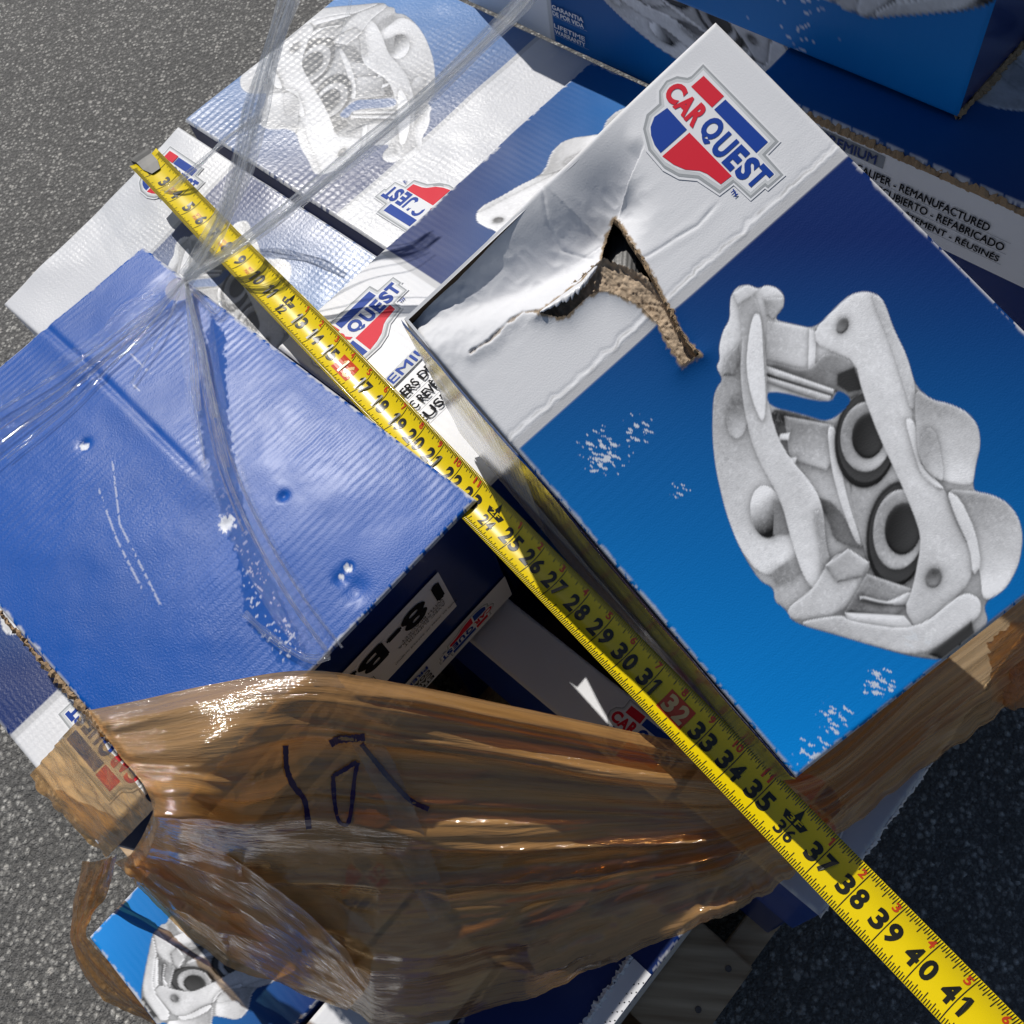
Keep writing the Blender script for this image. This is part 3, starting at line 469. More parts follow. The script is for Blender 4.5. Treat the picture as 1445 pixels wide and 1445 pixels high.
# front face of I: (x along U, up Z); art mapped with the white band at its left end
def frontart(Wd, Hd, flip=False):
    def f(s, t):      # s: down from top, t: along the face from its left end
        return art(s, t, Hd, Wd)
    return f
side(I_, uv(-.80, .6565, .965), -Z, U, .20, .43, frontart(.43, .20), seed=3)
it = Flat()
for i, (a_, b_) in enumerate((('LIFETIME', 'WARRANTY'), ('GARANTIA', 'DE POR VIDA'))): 
    it.rect(.135, .012 + i * .022, .185, .0122 + i * .022, M_lsilver, .0030); it.text(a_, .138, .021 + i * .022, .181, .026 + i * .022, M_lwhite, .0034, .02); it.text(b_, .138, .014 + i * .022, .181, .019 + i * .022, M_lwhite, .0034, .02)
it.build('warranty_print', uv(-.80, .6565, .765), U, Z, I_)
Hb = rnd('shaded box with white text band under the overhanging top box', -.33, .25, .521, .86, .95, .20, orient='u+', seed=9, logo=False, wear=.15)
ht = Flat(); ht.rect(.002, .135, .578, .194, M_white, .0008); ho = uv(-.33, .5205, .75)
ht.rect(.030, .181, .118, .192, M_grey, .0012); ht.text('PREMIUM', .068, .1825, .112, .1905, M_navy, .0018, .012)
for i, t_ in enumerate(('COATED BRAKE CALIPER - REMANUFACTURED', 'CALIPER DE FRENOS RECUBIERTO - REFABRICADO', 'ÉTRIERS DE FREINS AVEC REVÊTEMENT - RÉUSINÉS')):
    ht.text(t_, .040, .1695 - i * .0108, .203 + .014 * (i > 0), .1765 - i * .0108, M_ink, .0018, .012); ht.rect(.030, .1676 - i * .0108, .220, .1679 - i * .0108, M_grey, .0014)
ht.build('band_print', ho, U, Z, Hb)
eb = bmesh.new()
D_ = rnd('shaded blue box stacked highest, frayed lower edge over the text band', -.62, -.188, .567, .90, 1.165, .212, orient='v+', seed=10, logo=False, wear=.2)
side(D_, uv(-.62, .5665, 1.165), -Z, U, .212, .432, lambda s, t: scuff(art(s, t, .212, .432), s, t, 71, .66, 420, 3, .55 + .42 * np.exp(-((t - .30) / .05) ** 2)), seed=4)
def frayed(name, pts, wd, parent, seed, mat=M_kraft, dz=.004):
    """ragged strip of bared brown board along an edge"""
    v = []; f = []; P = [np.asarray(p, float) for p in pts]; q = []
    for a, b_ in zip(P[:-1], P[1:]):
        m_ = max(2, int(np.linalg.norm(b_ - a) / .002)); q += [a + (b_ - a) * i / m_ for i in range(m_)]
    q.append(P[-1]); rg = np.random.default_rng(seed)
    for i, p in enumerate(q):
        r_ = wd * (.35 + .65 * rg.random()) * (.5 + vnoise(np.array([i * .13]), np.array([seed * 1.0]), 77)[0])
        j = rg.normal(0, .0005, 3); tg = unit(q[min(i + 1, len(q) - 1)] - q[max(i - 1, 0)]); sd_ = unit(np.cross(tg, Z)); 
        v += [p + j - sd_ * r_ * .5 + Z * .0005, p + Z * dz * rg.random() + j, p + sd_ * r_ * .5 + j - Z * .001, p - Z * .005]
    for i in range(len(q) - 1):
        for k in range(4): f.append((4 * i + k, 4 * i + (k + 1) % 4, 4 * i + 4 + (k + 1) % 4, 4 * i + 4 + k))
    return mesh(name, v, f, parent, mat)
frayed('corrugated_edge', [PB[0] + Bs * (SB + .003) + Bt * TB * k - Z * .006 for k in (0, .3, .6, .97)], .006, B, 4, M_kraft, .003)
frayed('torn_edge', [uv(-.188, .567, .954), uv(-.188, .70, .954), uv(-.188, .86, .954)], .008, D_, 5)
frayed('torn_edge', [uv(-.33, .5205, .947), uv(-.1, .5205, .947), uv(.25, .5205, .948)], .006, Hb, 6)
# lower layers
rnd('filmed dark blue box jutting out below the scuffed blue box', -.95, -.462, -.253, .10, .612, .205, orient='u+', seed=11, mat=M_C2, step=.002)
J = rnd('white-topped box with logo in the gap below the label end', -.452, -.095, .112, .169, .60, .20, top='plain', plain_col=WHITE, sidemat=M_blue, seed=12, logo=False, step=.002)
LOGO0.build('logo', at(826, 1040, .6014), unit(U), unit(V), J, (.9, .9))
rnd('dark blue scratched box directly beneath the tape middle', -.42, -.10, .20, .50, .625, .22, orient='u+', seed=13, logo=False, art_kw={'cal': False}, step=.002)
N_ = rnd('pale lavender box end at the pallet edge under the torn box', -.088, .056, .123, .50, .61, .20, top='plain', plain_col=(.50, .52, .60), sidemat=M_blue, seed=14, logo=False, step=.002)
LOGO0.build('logo', at(1199, 1168, .6114) + V * .4 * LH, -U, -V, N_, (1.0, 1.0))
frayed('torn_edge', [uv(.056, .123, .608), uv(.056, .3, .607), uv(.056, .5, .608)], .004, N_, 8, M_white, .002)
rnd('bright blue box corner with caliper print under the brown wrap', -.503, -.262, -.381, -.10, .40, .25, orient='v+', seed=15, step=.0014)
M__ = rnd('navy box with ripped white edge above the pallet boards', -.140, -.022, -.40, .115, .40, .25, top='plain', plain_col=NAVY, sidemat=M_white, seed=16, logo=False, step=.002)
mtx = Flat(); mtx.rect(-.022, .16, .0, .40, M_white, .0006)
for i in range(60): mtx.poly([(-.006 + .003 * (i % 3) - .002 + dx, .17 + i * .0037 + dy) for dx, dy in ((0, 0), (.0012, .0003), (.0014, .0015), (.0002, .0012))], M_ink, .0010)
mtx.build('white_border', uv(-.023, -.40, .4012), U, V, M__)
frayed('torn_edge', [uv(-.046, -.20, .402), uv(-.043, -.10, .402), uv(-.048, .0, .402)], .012, M__, 9, M_white, .006)
rnd('white-topped box next to the bright blue corner below the wrap', -.256, -.146, -.395, -.10, .40, .25, top='plain', plain_col=WHITE, sidemat=M_white, seed=24, logo=False, step=.003)
# boxes below that carry the upper ones
rnd('hidden lower blue box under the quilted film-wrapped box', -.95, -.61, .33, .66, .562, .41, top='plain', plain_col=MID, seed=17, logo=False, step=.004)
rnd('hidden lower blue box under the tape hook corner', -.95, -.43, .11, .325, .562, .41, top='plain', plain_col=MID, seed=18, logo=False, step=.004)
rnd('hidden lower blue box under the shaded caliper box', -.80, -.40, .67, .80, .563, .41, top='plain', plain_col=MID, seed=19, logo=False, step=.004)
rnd('hidden lower blue box under the white text band', -.33, .05, .53, .80, .748, .60, top='plain', plain_col=MID, seed=20, logo=False, step=.004)
rnd('hidden lower blue box below the jutting filmed box', -.95, -.51, -.25, .10, .404, .256, top='plain', plain_col=MID, seed=22, logo=False, step=.004)
rnd('blue side of the bottom box at the pallet edge', -.012, .050, .13, .50, .408, .260, top='plain', plain_col=MID, seed=23, logo=False, step=.004)

# ------------------------------------------------------------------ A: the torn box, tilted
def catmull0(P, n):
    P = np.asarray(P, float); k = np.linspace(0, len(P) - 1, n); return np.stack([np.interp(k, np.arange(len(P)), P[:, i]) for i in range(P.shape[1])], -1)
def al(pts): return np.array([aloc(*p) for p in pts])
HOLE = al([(862,293),(872,305),(886,335),(905,365),(926,402),(942,432),(957,463),(972,488),(987,502),(962,516),(944,488),(929,458),(905,434),(882,422),(860,413),(846,413),(830,420),(802,447),(788,449),(762,443),(795,416),(822,396),(838,373),(847,362),(846,345),(852,318)])
BROWN = al([(838,372),(850,362),(880,372),(905,385),(930,410),(945,432),(960,465),(976,488),(992,504),(962,522),(938,492),(924,462),(900,440),(880,428),(860,419),(844,419),(824,427),(800,454),(782,455),(756,446),(792,412)])
VAL = al([(572,452),(650,425),(730,396),(800,362),(850,330),(866,296)])
TEAR = al([(764,441),(738,440),(716,456),(692,480),(664,497)])
CR1 = al([(870,385),(915,362),(955,335),(985,318),(1014,285)]); CR2 = al([(765,262),(770,310),(785,340),(830,352)]); CR3 = al([(1180,610),(1240,700),(1330,640)])
LOGOP = al([(993, 88), (1104, 200), (1110, 248), (1062, 285), (1014, 278), (905, 190), (925, 125)])
def ridge(x, y, sd_): return 1 - np.abs(2 * vnoise(x, y, sd_) - 1)
def adisp(s, t):
    d, k, sd_ = polydist(s, t, VAL); up_side = sd_ < 0
    q = al([(700, 300)])[0]; dd, kk, ss = polydist(s, t, VAL); ref = np.sign(polydist(np.array([q[0]]), np.array([q[1]]), VAL)[2][0])
    ups = ss == ref; sig = np.where(ups, .030, .013); dep = .004 + .018 * np.sin(np.clip(k, 0, 1) * math.pi * .62 + .12)
    h = -dep * np.exp(-(d / sig) ** 2) * sstep(0, .05, k + .03)
    dt, kt, _ = polydist(s, t, TEAR); dt = np.abs(dt + .0022 * (fbm(s * 260, t * 260, 303, 3) - .5)); h = h + .0018 * np.exp(-(dt / .006) ** 2) - .0014 * np.exp(-(dt / .0009) ** 2)
    h = h + (.0012 * (ridge(s * 55 + t * 20, t * 70, 301) - .6) + .0008 * (ridge(s * 160, t * 140, 302) - .5)) * np.exp(-(d / .022) ** 2)
    hd = sdf(s, t, HOLE); h = h + .0035 * np.exp(-np.clip(-hd, 0, 1) / .006) * (~ups)
    for c_, a, wd in ((CR1, -.0005, .0008), (CR2, -.0006, .0009)):
        dc, kc, _ = polydist(s, t, c_); dc = dc + .0012 * (fbm(s * 200, t * 200, 83, 2) - .5); h = h + a * np.exp(-(dc / wd) ** 2) + .0002 * np.exp(-((dc - .003) / .0025) ** 2)
    wav = .0011 * (fbm(s * 150, t * 0 + 3, 84, 2) - .5) * 2; brk = .35 + .9 * fbm(s * 45, t * 0 + 9, 89, 3); h = h + (.0005 * np.exp(-((t - (BAND - .007 - wav)) / .0010) ** 2) - .0004 * np.exp(-((t - (BAND - .010 - wav * 2)) / .0014) ** 2)) * brk
    pc = np.hypot(s - SA, t); h = h - .006 * np.exp(-(pc / .012) ** 2) + .002 * (fbm(s * 120, t * 120, 85, 3) - .5) * np.exp(-(pc / .05) ** 2)
    lm = sstep(.0, .012, -sdf(s, t, LOGOP)); return h * np.where(ups & (k < .95), np.maximum(lm, .0), lm) + .0018 * (fbm(s * 10, t * 10, 86, 2) - .5) * lm
def acol(s, t):
    c = art(s, t, SA, TA)
    wav = .0024 * (fbm(s * 150, t * 0 + 3, 84, 2) - .5) * 2; ck = fbm(s * 60, t * 0 + 9, 89, 3); e = sstep(.0010, .0003, np.abs(t - (BAND - .0085 - wav)))[..., None] * np.clip((ck[..., None] - .38) * 3, 0, .55); c = c * (1 - e) + np.array([.3, .3, .3]) * e
    hd = sdf(s, t, HOLE); e = sstep(-.0022, -.0004, hd + .0016 * (fbm(s * 500, t * 500, 87, 2) - .5) * 2)[..., None]; c = c * (1 - e) + np.array([.34, .25, .16]) * e
    dt, kt, _ = polydist(s, t, TEAR); dt = np.abs(dt + .0022 * (fbm(s * 260, t * 260, 303, 3) - .5)); e = sstep(.0011, .0005, dt + .0010 * (fbm(s * 400, t * 400, 88, 2) - .5))[..., None] * (1 - .5 * kt[..., None]); c = c * (1 - e) + np.array([.33, .25, .17]) * e
    ar = np.zeros(s.shape)
    for x, y, r in ((850, 640, .030), (900, 610, .02), (1180, 1010, .022), (1240, 965, .018), (1150, 1060, .02), (1290, 900, .012), (960, 690, .012), (1310, 905, .008)):
        q = aloc(x, y); ar = np.maximum(ar, np.exp(-((s - q[0]) ** 2 + (t - q[1]) ** 2) / r ** 2))
    c = scuff(c, s, t, 90, .55, 700, 2.6, ar * .98)
    pc = np.hypot(s - SA, t) + .006 * (fbm(s * 200, t * 200, 92, 3) - .5); e = sstep(.007, .004, pc)[..., None] * .7; c = c * (1 - e) + np.array([.10, .07, .05]) * e
    d3 = np.abs(SA - s); e = (sstep(.0011, .0005, d3) * (np.sin(t * 2 * math.pi / .0042) > .2))[..., None] * (t[..., None] > BAND); c = c * (1 - e) + np.array([.75, .78, .8]) * e
    return edgewear(c, s, t, SA, TA, .35, 14)
A_down = unit(-A_n + -.085 * A_t * 0 + (-V * .22 + A_t * .10)); AH = .205
quad = [PA[0], PA[0] + A_s * SA, PA[0] + A_s * SA + A_t * TA, PA[0] + A_t * TA]
A = empty('torn_cardboard_box', sum(quad) / 4 + A_down * AH, 'large tilted caliper box with ripped hole in its white logo band', 'box')
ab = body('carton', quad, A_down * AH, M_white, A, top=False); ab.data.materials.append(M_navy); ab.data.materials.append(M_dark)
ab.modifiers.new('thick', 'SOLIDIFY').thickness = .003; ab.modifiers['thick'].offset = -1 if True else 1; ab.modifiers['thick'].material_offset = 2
for p in ab.data.polygons:
    c_ = np.array(p.center); 
panel('top_panel', PA[0], A_s, A_t, SA, TA, .00075, acol, M_A, A, disp=adisp, hole=lambda s, t: sdf(s, t, HOLE) > 0, wob=0, seed=33, r=.0035)
def adisp1(x, y): return float(adisp(np.array([-y]), np.array([x]))[0])
LOGO.build('logo', PA[0] + A_n * .0002, A_t, -A_s, A, disp=None)
# bared brown board round the hole and the dark inside
bm_lo, bm_hi = BROWN.min(0) - .004, BROWN.max(0) + .004
def brdisp(s, t):
    return -.0065 + (.0022 * (fbm(s * 200, t * 90, 95, 4) - .5) + .0012 * (fbm(s * 900, t * 500, 98, 2) - .5)) * 2 + .004 * sstep(-.004, .0, -sdf(s + bm_lo[0], t + bm_lo[1], BROWN))
def brcol(s, t):
    k = fbm(s * 500, t * 500, 96, 4)[..., None]; return np.array([.46, .36, .26]) * (.6 + .8 * k)
M_torn = printed('torn_fibres', .9, .0, .006, grain=1.0, coat=0, spec=.1, fine=700)
panel('torn_fibre_layer', PA[0] + A_s * bm_lo[0] + A_t * bm_lo[1], A_s, A_t, *(bm_hi - bm_lo), .0007, brcol, M_torn, A, disp=brdisp, r=.0005, wob=0,
      hole=lambda s, t: sdf(s + bm_lo[0], t + bm_lo[1], BROWN) + .003 * (fbm(s * 300, t * 300, 97, 2) - .5) < 0)
frayed('torn_rim', [PA[0] + A_s * q[0] + A_t * q[1] + A_n * (adisp1(q[1], -q[0]) - .0006) for q in al([(862,293),(873,306),(886,335),(905,365),(926,402),(942,432),(957,463),(972,488),(985,500)])], .0022, A, 15, M_kraft, .0012)
lip = al([(764,441),(795,416),(822,396),(838,373),(847,362)]); lv = []; lf = []; LC = catmull0(lip, 40)
for i, q in enumerate(LC):
    b0 = adisp1(q[1], -q[0]); up1 = PA[0] + A_s * q[0] + A_t * q[1] + A_n * b0; k = i / 39; wl = (.002 + .006 * math.sin(k * math.pi)) * (.7 + .6 * random.random())
    for r_, hh in ((0, 0), (.5, .0022), (1.0, .0030), (1.3, .0022)): lv.append(up1 + A_s * (wl * r_ * .6) - A_t * (wl * r_ * -.5) + A_n * hh * (.6 + .8 * math.sin(k * math.pi)))
for i in range(39):
    for r_ in range(3): lf.append((4 * i + r_, 4 * i + r_ + 1, 4 * i + 5 + r_, 4 * i + 4 + r_))
mesh('torn_lip', lv, lf, A, M_white, True)
q = aloc(873, 352); cy = bmesh.new(); bmesh.ops.create_cone(cy, cap_ends=True, segments=24, radius1=.014, radius2=.012, depth=.05, matrix=Matrix.Rotation(math.radians(70), 4, 'X')); bmesh.ops.bevel(cy, geom=list(cy.edges), offset=.002, segments=2, affect='EDGES')
for v_ in cy.verts: v_.co += Vector(PA[0] + A_s * q[0] + A_t * q[1] - A_n * .04)
me = bpy.data.meshes.new('caliper_casting'); cy.to_mesh(me); cy.free(); link('caliper_casting', me, A, [plain('cast_metal', (.4, .4, .4), .45, metal=.8, bump=.3, bscale=300)])
# sides of A : long side towards the tape and the near end
def asidecol(s, t): return np.ones(s.shape + (3,)) * (np.array([.55, .56, .56]) * .9) * (.9 + .2 * fbm(s * 30, t * 30, 99, 3)[..., None])
M_side = printed('print_mirror_gloss', .16, .10, .006, grain=.1, coat=.8)
def sideA(O, ex, S_, nm):
    pass
on = unit(np.cross(A_t, A_down)); on = on if on @ (-A_s) < 0 else -on
def blu(s, t):
    k = sstep(BAND - .0005, BAND + .0005, t)[..., None]; base = np.array(WHITE) * (1 - k) + NAVY * .6 * k
    tx = ((s > .10)[..., None]) * k; return base * (1 - tx) + np.array([.45, .46, .5]) * tx
panel('side_panel', PA[0] + A_s * SA + on * .001 + A_down * .004, A_down, A_t, AH - .006, TA, .0022, blu, M_side, A, r=.001, wob=.0012, seed=41)

# ------------------------------------------------------------------ tape measure
TP0, TPD = np.array([-.561, .759, .8055]), np.array([.01768, -.01830, .0003]); tdir = unit(TPD); tperp = unit(np.array([-tdir[1], tdir[0], 0]))
TW = .0335
def tape(t, wv):
    """t inches along the blade, wv -.5 .. .5 across (positive = upper right)"""
    c_ = TP0 + TPD * t; roll = math.radians(1 + 13 * float(sstep(8, 24, t))); sag = .0035 + .0022 * float(sstep(4, 20, t)); x = wv * TW
    h = sag * (2 * wv) ** 2 - .002; nn = Z
    wob = .0012 * math.sin(t * .45 + 1) * (1 - float(sstep(20, 30, t)))
    return c_ + tperp * (x * math.cos(roll) - h * math.sin(roll)) + nn * (x * math.sin(roll) + h * math.cos(roll) + wob)
tm = empty('tape_measure', tape(0, 0), 'yellow steel tape blade stretched diagonally across the boxes', 'tape measure')
NT, NW = 400, 13; T0, T1 = .95, 47.0; v = []; f = []
for lay in (0, 1):
    for i in range(NT + 1):
        for j in range(NW): v.append(tape(T0 + (T1 - T0) * i / NT, j / (NW - 1) - .5) - Z * (.0003 * lay))
nn_ = (NT + 1) * NW
for i in range(NT):
    for j in range(NW - 1):
        a = i * NW + j; f.append((a, a + NW, a + NW + 1, a + 1)); a += nn_; f.append((a, a + 1, a + NW + 1, a + NW))
for i in range(NT):
    for j in (0, NW - 1): a = i * NW + j; f.append((a, a + NW, a + NW + nn_, a + nn_) if j else (a, a + nn_, a + nn_ + NW, a + NW))
for j in range(NW - 1): f.append((j, j + 1, j + 1 + nn_, j + nn_)); a = NT * NW + j; f.append((a, a + nn_, a + nn_ + 1, a + 1))
bl_ = mesh('blade', v, f, tm, M_yellow, True)
def tmark(items, name, mat, lift=.00025):
    v = []; f = []
    for (t0, w0, t1, w1, wid) in items:
        n_ = max(1, int(abs(w1 - w0) * 14)); b0 = len(v)
        for i in range(n_ + 1):
            k = i / n_; tt = t0 + (t1 - t0) * k; ww = w0 + (w1 - w0) * k; v += [tape(tt - wid / 2, ww) + Z * lift, tape(tt + wid / 2, ww) + Z * lift]
        for i in range(n_): f.append((b0 + 2 * i, b0 + 2 * i + 1, b0 + 2 * i + 3, b0 + 2 * i + 2))
    o = mesh(name, v, f, tm, mat); return o
tk = []
for k in range(int(1.25 * 16), int(46.5 * 16)):
    t = k / 16; ln = .11 if k % 2 else (.135 if k % 4 else (.17 if k % 8 else .21))
    if k % 16 == 0:
        if t in (16, 32): tk.append((t, .495, t, .21, .024)); tk.append((t, -.495, t, -.28, .024))
        else: tk.append((t, -.495, t, .495, .024))
    else: tk.append((t, .495, t, .495 - ln, .022)); tk.append((t, -.495, t, -.495 + ln * .9, .022))
o = tmark(tk, 'tick_marks', M_tink); o['kind'] = 'stuff'
def ttext(items, name, mat, lift=.00035):
    for it_ in items:                                      # every printed number is a piece of its own
        v = []; f = []
        for s_, t0, w0, t1, w1, bold in it_:
            q, ff = text_fit(s_, t0, w0, t1, w1, bold); b0 = len(v); v += [tape(a, b_) + Z * lift for a, b_ in q]; f += [tuple(b0 + i for i in z) for z in ff]
        o = mesh(name, v, f, tm, mat)
nums = []; reds = []; rdig = []
def digits(k, t, h0, h1, wd, gap, bold):
    s_ = str(k); w1 = lambda c_: wd * (.58 if c_ == '1' else 1)
    if len(s_) == 1: return [(s_, t - gap - w1(s_), h0, t - gap, h1, bold)]
    return [(s_[0], t - gap - w1(s_[0]), h0, t - gap, h1, bold), (s_[1], t + gap, h0, t + gap + w1(s_[1]), h1, bold)]
for k in range(2, 47):
    if k in (12, 24, 36): nums.append(digits(k, k, -.30, -.03, .22, .04, .025)); continue
    (rdig if k in (16, 32) else nums).append(digits(k, k, -.23, .16, .32, .05, .04))
    if k > 12: reds.append([(str(k % 12), k - (.15 if k % 12 in (1,) else .2) - .12 * (k % 12 > 9),   .25, k - .05, .42, .03)])
    elif k in (3, 5, 7, 9): reds.append([(str(k) + 'FT', k + .36, -.05, k + .64, .05, .0), ('MAX', k + .36, -.18, k + .64, -.08, .0)])
for k in (16, 32): tmark([(k, -.27, k, .20, .90)], 'red_number_box', M_tred, .00028)
ttext(nums, 'numeral', M_tink); ttext(rdig, 'box_numeral', plain('tape_pale', (.80, .55, .25), .3), .0005); ttext(reds, 'foot_numeral', M_tred)
for k, s_ in ((12, '1F'), (24, '2F'), (36, '3F')):
    poly = ((k - .36, .16), (k - .1, .18), (k, .40), (k + .1, .18), (k + .36, .16), (k + .28, .02), (k - .28, .02))
    mesh('foot_arrow', [tape(a, b_) + Z * .0003 for a, b_ in poly], [tuple(range(7))], tm, M_tink); ttext([[(s_, k - .2, .05, k + .2, .17, .01)]], 'foot_arrow_text', M_yellow, .0006)
# end hook: plate riveted on the blade, lip bent down
hk = bmesh.new()
prof = [(2.05, .0012), (1.55, .0014), (1.25, .0030), (1.05, .0032), (.72, .0016), (.55, .0012), (.50, -.0015), (.48, -.011)]
rows = []
for t, h in prof:
    hw = .27 if t > 1.0 else .33; hw = .15 if t > 2 else hw
    rows.append([[hk.verts.new(tape(t, wv) * [1, 1, 0] + Z * (tape(t, 0)[2] + h + o_)) for wv in (-hw, -hw * .5, 0, hw * .5, hw)] for o_ in (.0008, 0)])
for a, b_ in zip(rows[:-1], rows[1:]):
    for j in range(4): hk.faces.new((a[0][j], b_[0][j], b_[0][j + 1], a[0][j + 1])); hk.faces.new((a[1][j], a[1][j + 1], b_[1][j + 1], b_[1][j]))
    for j in (0, 4): hk.faces.new((a[0][j], a[1][j], b_[1][j], b_[0][j]))
bmesh.ops.recalc_face_normals(hk, faces=hk.faces); me = bpy.data.meshes.new('end_hook'); hk.to_mesh(me); hk.free(); hook = link('end_hook', me, tm, [M_steel])
rv = bmesh.new(); bmesh.ops.create_uvsphere(rv, u_segments=14, v_segments=8, radius=.0032); rm = bpy.data.meshes.new('rivet'); rv.to_mesh(rm); rv.free(); rm.materials.append(M_steel); rm.shade_smooth()
for t, h in ((1.78, .0013), (1.15, .0033)):
    o = link('rivet', rm, hook); p = tape(t, 0); o.location = p + Z * (h + .0008); o.scale = (1, 1, .55)

# ------------------------------------------------------------------ films
def catmull(P, n):
    P = np.asarray(P, float); Q = np.vstack([2 * P[0] - P[1], P, 2 * P[-1] - P[-2]]); out = []
    for k in np.linspace(0, len(P) - 1 - 1e-9, n):
        i = int(k); t = k - i; a, b_, c_, d_ = Q[i], Q[i + 1], Q[i + 2], Q[i + 3]
        out.append(.5 * (2 * b_ + (c_ - a) * t + (2 * a - 5 * b_ + 4 * c_ - d_) * t * t + (3 * b_ - a - 3 * c_ + d_) * t ** 3))
    return np.array(out)
def sheet(name, G_, mat, parent=None, uvs=(1, 1)):
    """G_: (rows, cols, 3) grid"""
    r_, c_ = G_.shape[:2]; idx = np.arange(r_ * c_).reshape(r_, c_); f = np.stack([idx[:-1, :-1], idx[1:, :-1], idx[1:, 1:], idx[:-1, 1:]], -1).reshape(-1, 4)
    me = bpy.data.meshes.new(name); me.from_pydata([tuple(map(float, p)) for p in G_.reshape(-1, 3)], [], [tuple(map(int, q)) for q in f]); ul = me.uv_layers.new(name='UVMap')
    a, b_ = np.meshgrid(np.linspace(0, uvs[0], r_), np.linspace(0, uvs[1], c_), indexing='ij'); st = np.stack([a.ravel(), b_.ravel()], -1); ul.data.foreach_set('uv', st[f.ravel()].reshape(-1).astype(np.float32)); me.shade_smooth()
    return link(name, me, parent, [mat])
M_clear = film('clear_film', (.97, .975, .98), (.75, .77, .8), .0, .10, .09, (5, 30, 1), .7, .6, .0015, 1.16)
M_rope = film('clear_film_rope', (.93, .94, .95), (.88, .90, .93), .14, .60, .10, (5, 14, 1), .9, .5, .002, 1.4)
M_thin = film('clear_film_strand', (.93, .94, .95), (.85, .87, .9), .06, .45, .07, (5, 10, 1), .8, .6, .002, 1.22)
M_brown = film('brown_wrap', (.95, .66, .34), (.95, .52, .18), .34, .70, .08, (22, 1.6, 1), .15, .45, .0016, 1.5, 11, .45)
M_brown2 = film('brown_wrap_loose', (.88, .52, .18), (.62, .29, .07), .40, .70, .14, (10, 8, 1), .3, .55, .002, 1.5, 9, 1)
def strand(pts, width, seed, n=70, nw=11, mat=M_rope, puck=.5, thick=.5, parent=None, name='strand', taper=(1, 1)):
    """gathered film rope: crumpled ribbon along a path of (px, py, z)"""
    C_ = catmull([at(*p) if len(p) == 3 else p for p in pts], n); rg = np.random.default_rng(seed); G_ = np.zeros((n, nw, 3)); ph = rg.random() * 6
    for i in range(n):
        tg = unit(C_[min(i + 1, n - 1)] - C_[max(i - 1, 0)]); k = i / (n - 1); tw = .6 * math.sin(k * 5 + ph)
        vd = unit(CAM - C_[i]); sd_ = unit(np.cross(tg, np.array([.1, -.2, 1.0]))); up_ = unit(np.cross(sd_, tg)); up_ = up_ if up_[2] > 0 else -up_
        wd = width * (taper[0] + (taper[1] - taper[0]) * k) * (.75 + .5 * vnoise(np.array([k * 7]), np.array([seed * 3.7]), 55)[0])
        for j in range(nw):
            a = (j / (nw - 1) - .5); z_ = wd * puck * (vnoise(np.array([j * 1.7 + 11]), np.array([k * 5 + seed]), 56)[0] - .4)
            G_[i, j] = C_[i] + sd_ * a * wd * math.cos(tw * .3) + up_ * (z_ * thick + a * wd * math.sin(tw * .3))
    return sheet(name, G_, mat, parent, (np.linalg.norm(np.diff(C_, axis=0), axis=1).sum() * 10, 1))
def strands_of(pts, n_, seed, sp):
    rg = np.random.default_rng(seed); out = []
    for i in range(n_):
        dx, dy = rg.normal(0, sp, 2); out.append(dict(pts=[(x + dx * min(1, 3 * k) + rg.normal(0, 1.5), y + dy * min(1, 3 * k) + rg.normal(0, 1.5), z + .001 * i) for (x, y, z), k in zip(pts, np.linspace(0, 1, len(pts)))], width=.0012 + .0022 * rg.random(), seed=seed + i, puck=1.2, nw=5, mat=M_thin))
    return out
def film_thing(name, label, loc, parts):
    e = empty(name, loc, label, 'film strap' if 'strap' in name else 'plastic film')
    for i, kw in enumerate(parts): strand(parent=e, **kw)
    return e
kn = (262, 393, .826)
film_thing('film_strap', 'twisted clear film strap rising from blue box corner, across tape at six inches', at(*kn), [
    dict(pts=[kn, (292, 352, .838), (322, 295, .855), (345, 235, .875), (362, 160, .90), (384, 80, .93), (408, 5, .96), (425, -60, .98)], width=.020, seed=1, puck=.9),
    dict(pts=[kn, (285, 360, .835), (318, 303, .852), (342, 240, .87), (366, 158, .90), (388, 78, .93), (412, 0, .96)], width=.008, seed=2, puck=1.2)] + strands_of([kn, (292, 352, .838), (322, 295, .855), (345, 235, .875), (362, 160, .90), (384, 80, .93), (408, 5, .96), (425, -60, .98)], 6, 60, 9))
film_thing('film_strap', 'twisted clear film strap crossing tape at nine inches and the quilted box', at(*kn), [
    dict(pts=[kn, (300, 372, .832), (370, 325, .85), (440, 272, .87), (520, 208, .90), (600, 140, .94), (690, 55, .98), (740, 5, 1.0), (770, -30, 1.02)], width=.015, seed=3, puck=.9),
    dict(pts=[kn, (320, 362, .835), (400, 303, .857), (470, 247, .88), (560, 172, .92), (650, 92, .96), (745, 3, 1.0)], width=.007, seed=4, puck=1.2)] + strands_of([kn, (300, 372, .832), (370, 325, .85), (440, 272, .87), (520, 208, .90), (600, 140, .94), (690, 55, .98), (770, -30, 1.02)], 6, 80, 8))
film_thing('film_strap', 'thin clear film strand across the tape at three inches', at(300, 215, .83), [dict(pts=[(225, 280, .80), (262, 248, .82), (300, 215, .84), (340, 182, .865), (370, 166, .885)], width=.009, seed=5, puck=1.2)])
film_thing('film_strap', 'faint clear film strand hanging over quilted box print', at(480, 80, .85), [dict(pts=[(500, -20, .86), (480, 60, .83), (462, 130, .80)], width=.006, seed=6, mat=M_clear)])
zb = .8225
def wander(a, dx, dy): return [(x + dx * k, y + dy * k, z) for (x, y, z), k in zip(a, np.linspace(0, 1, len(a)))]
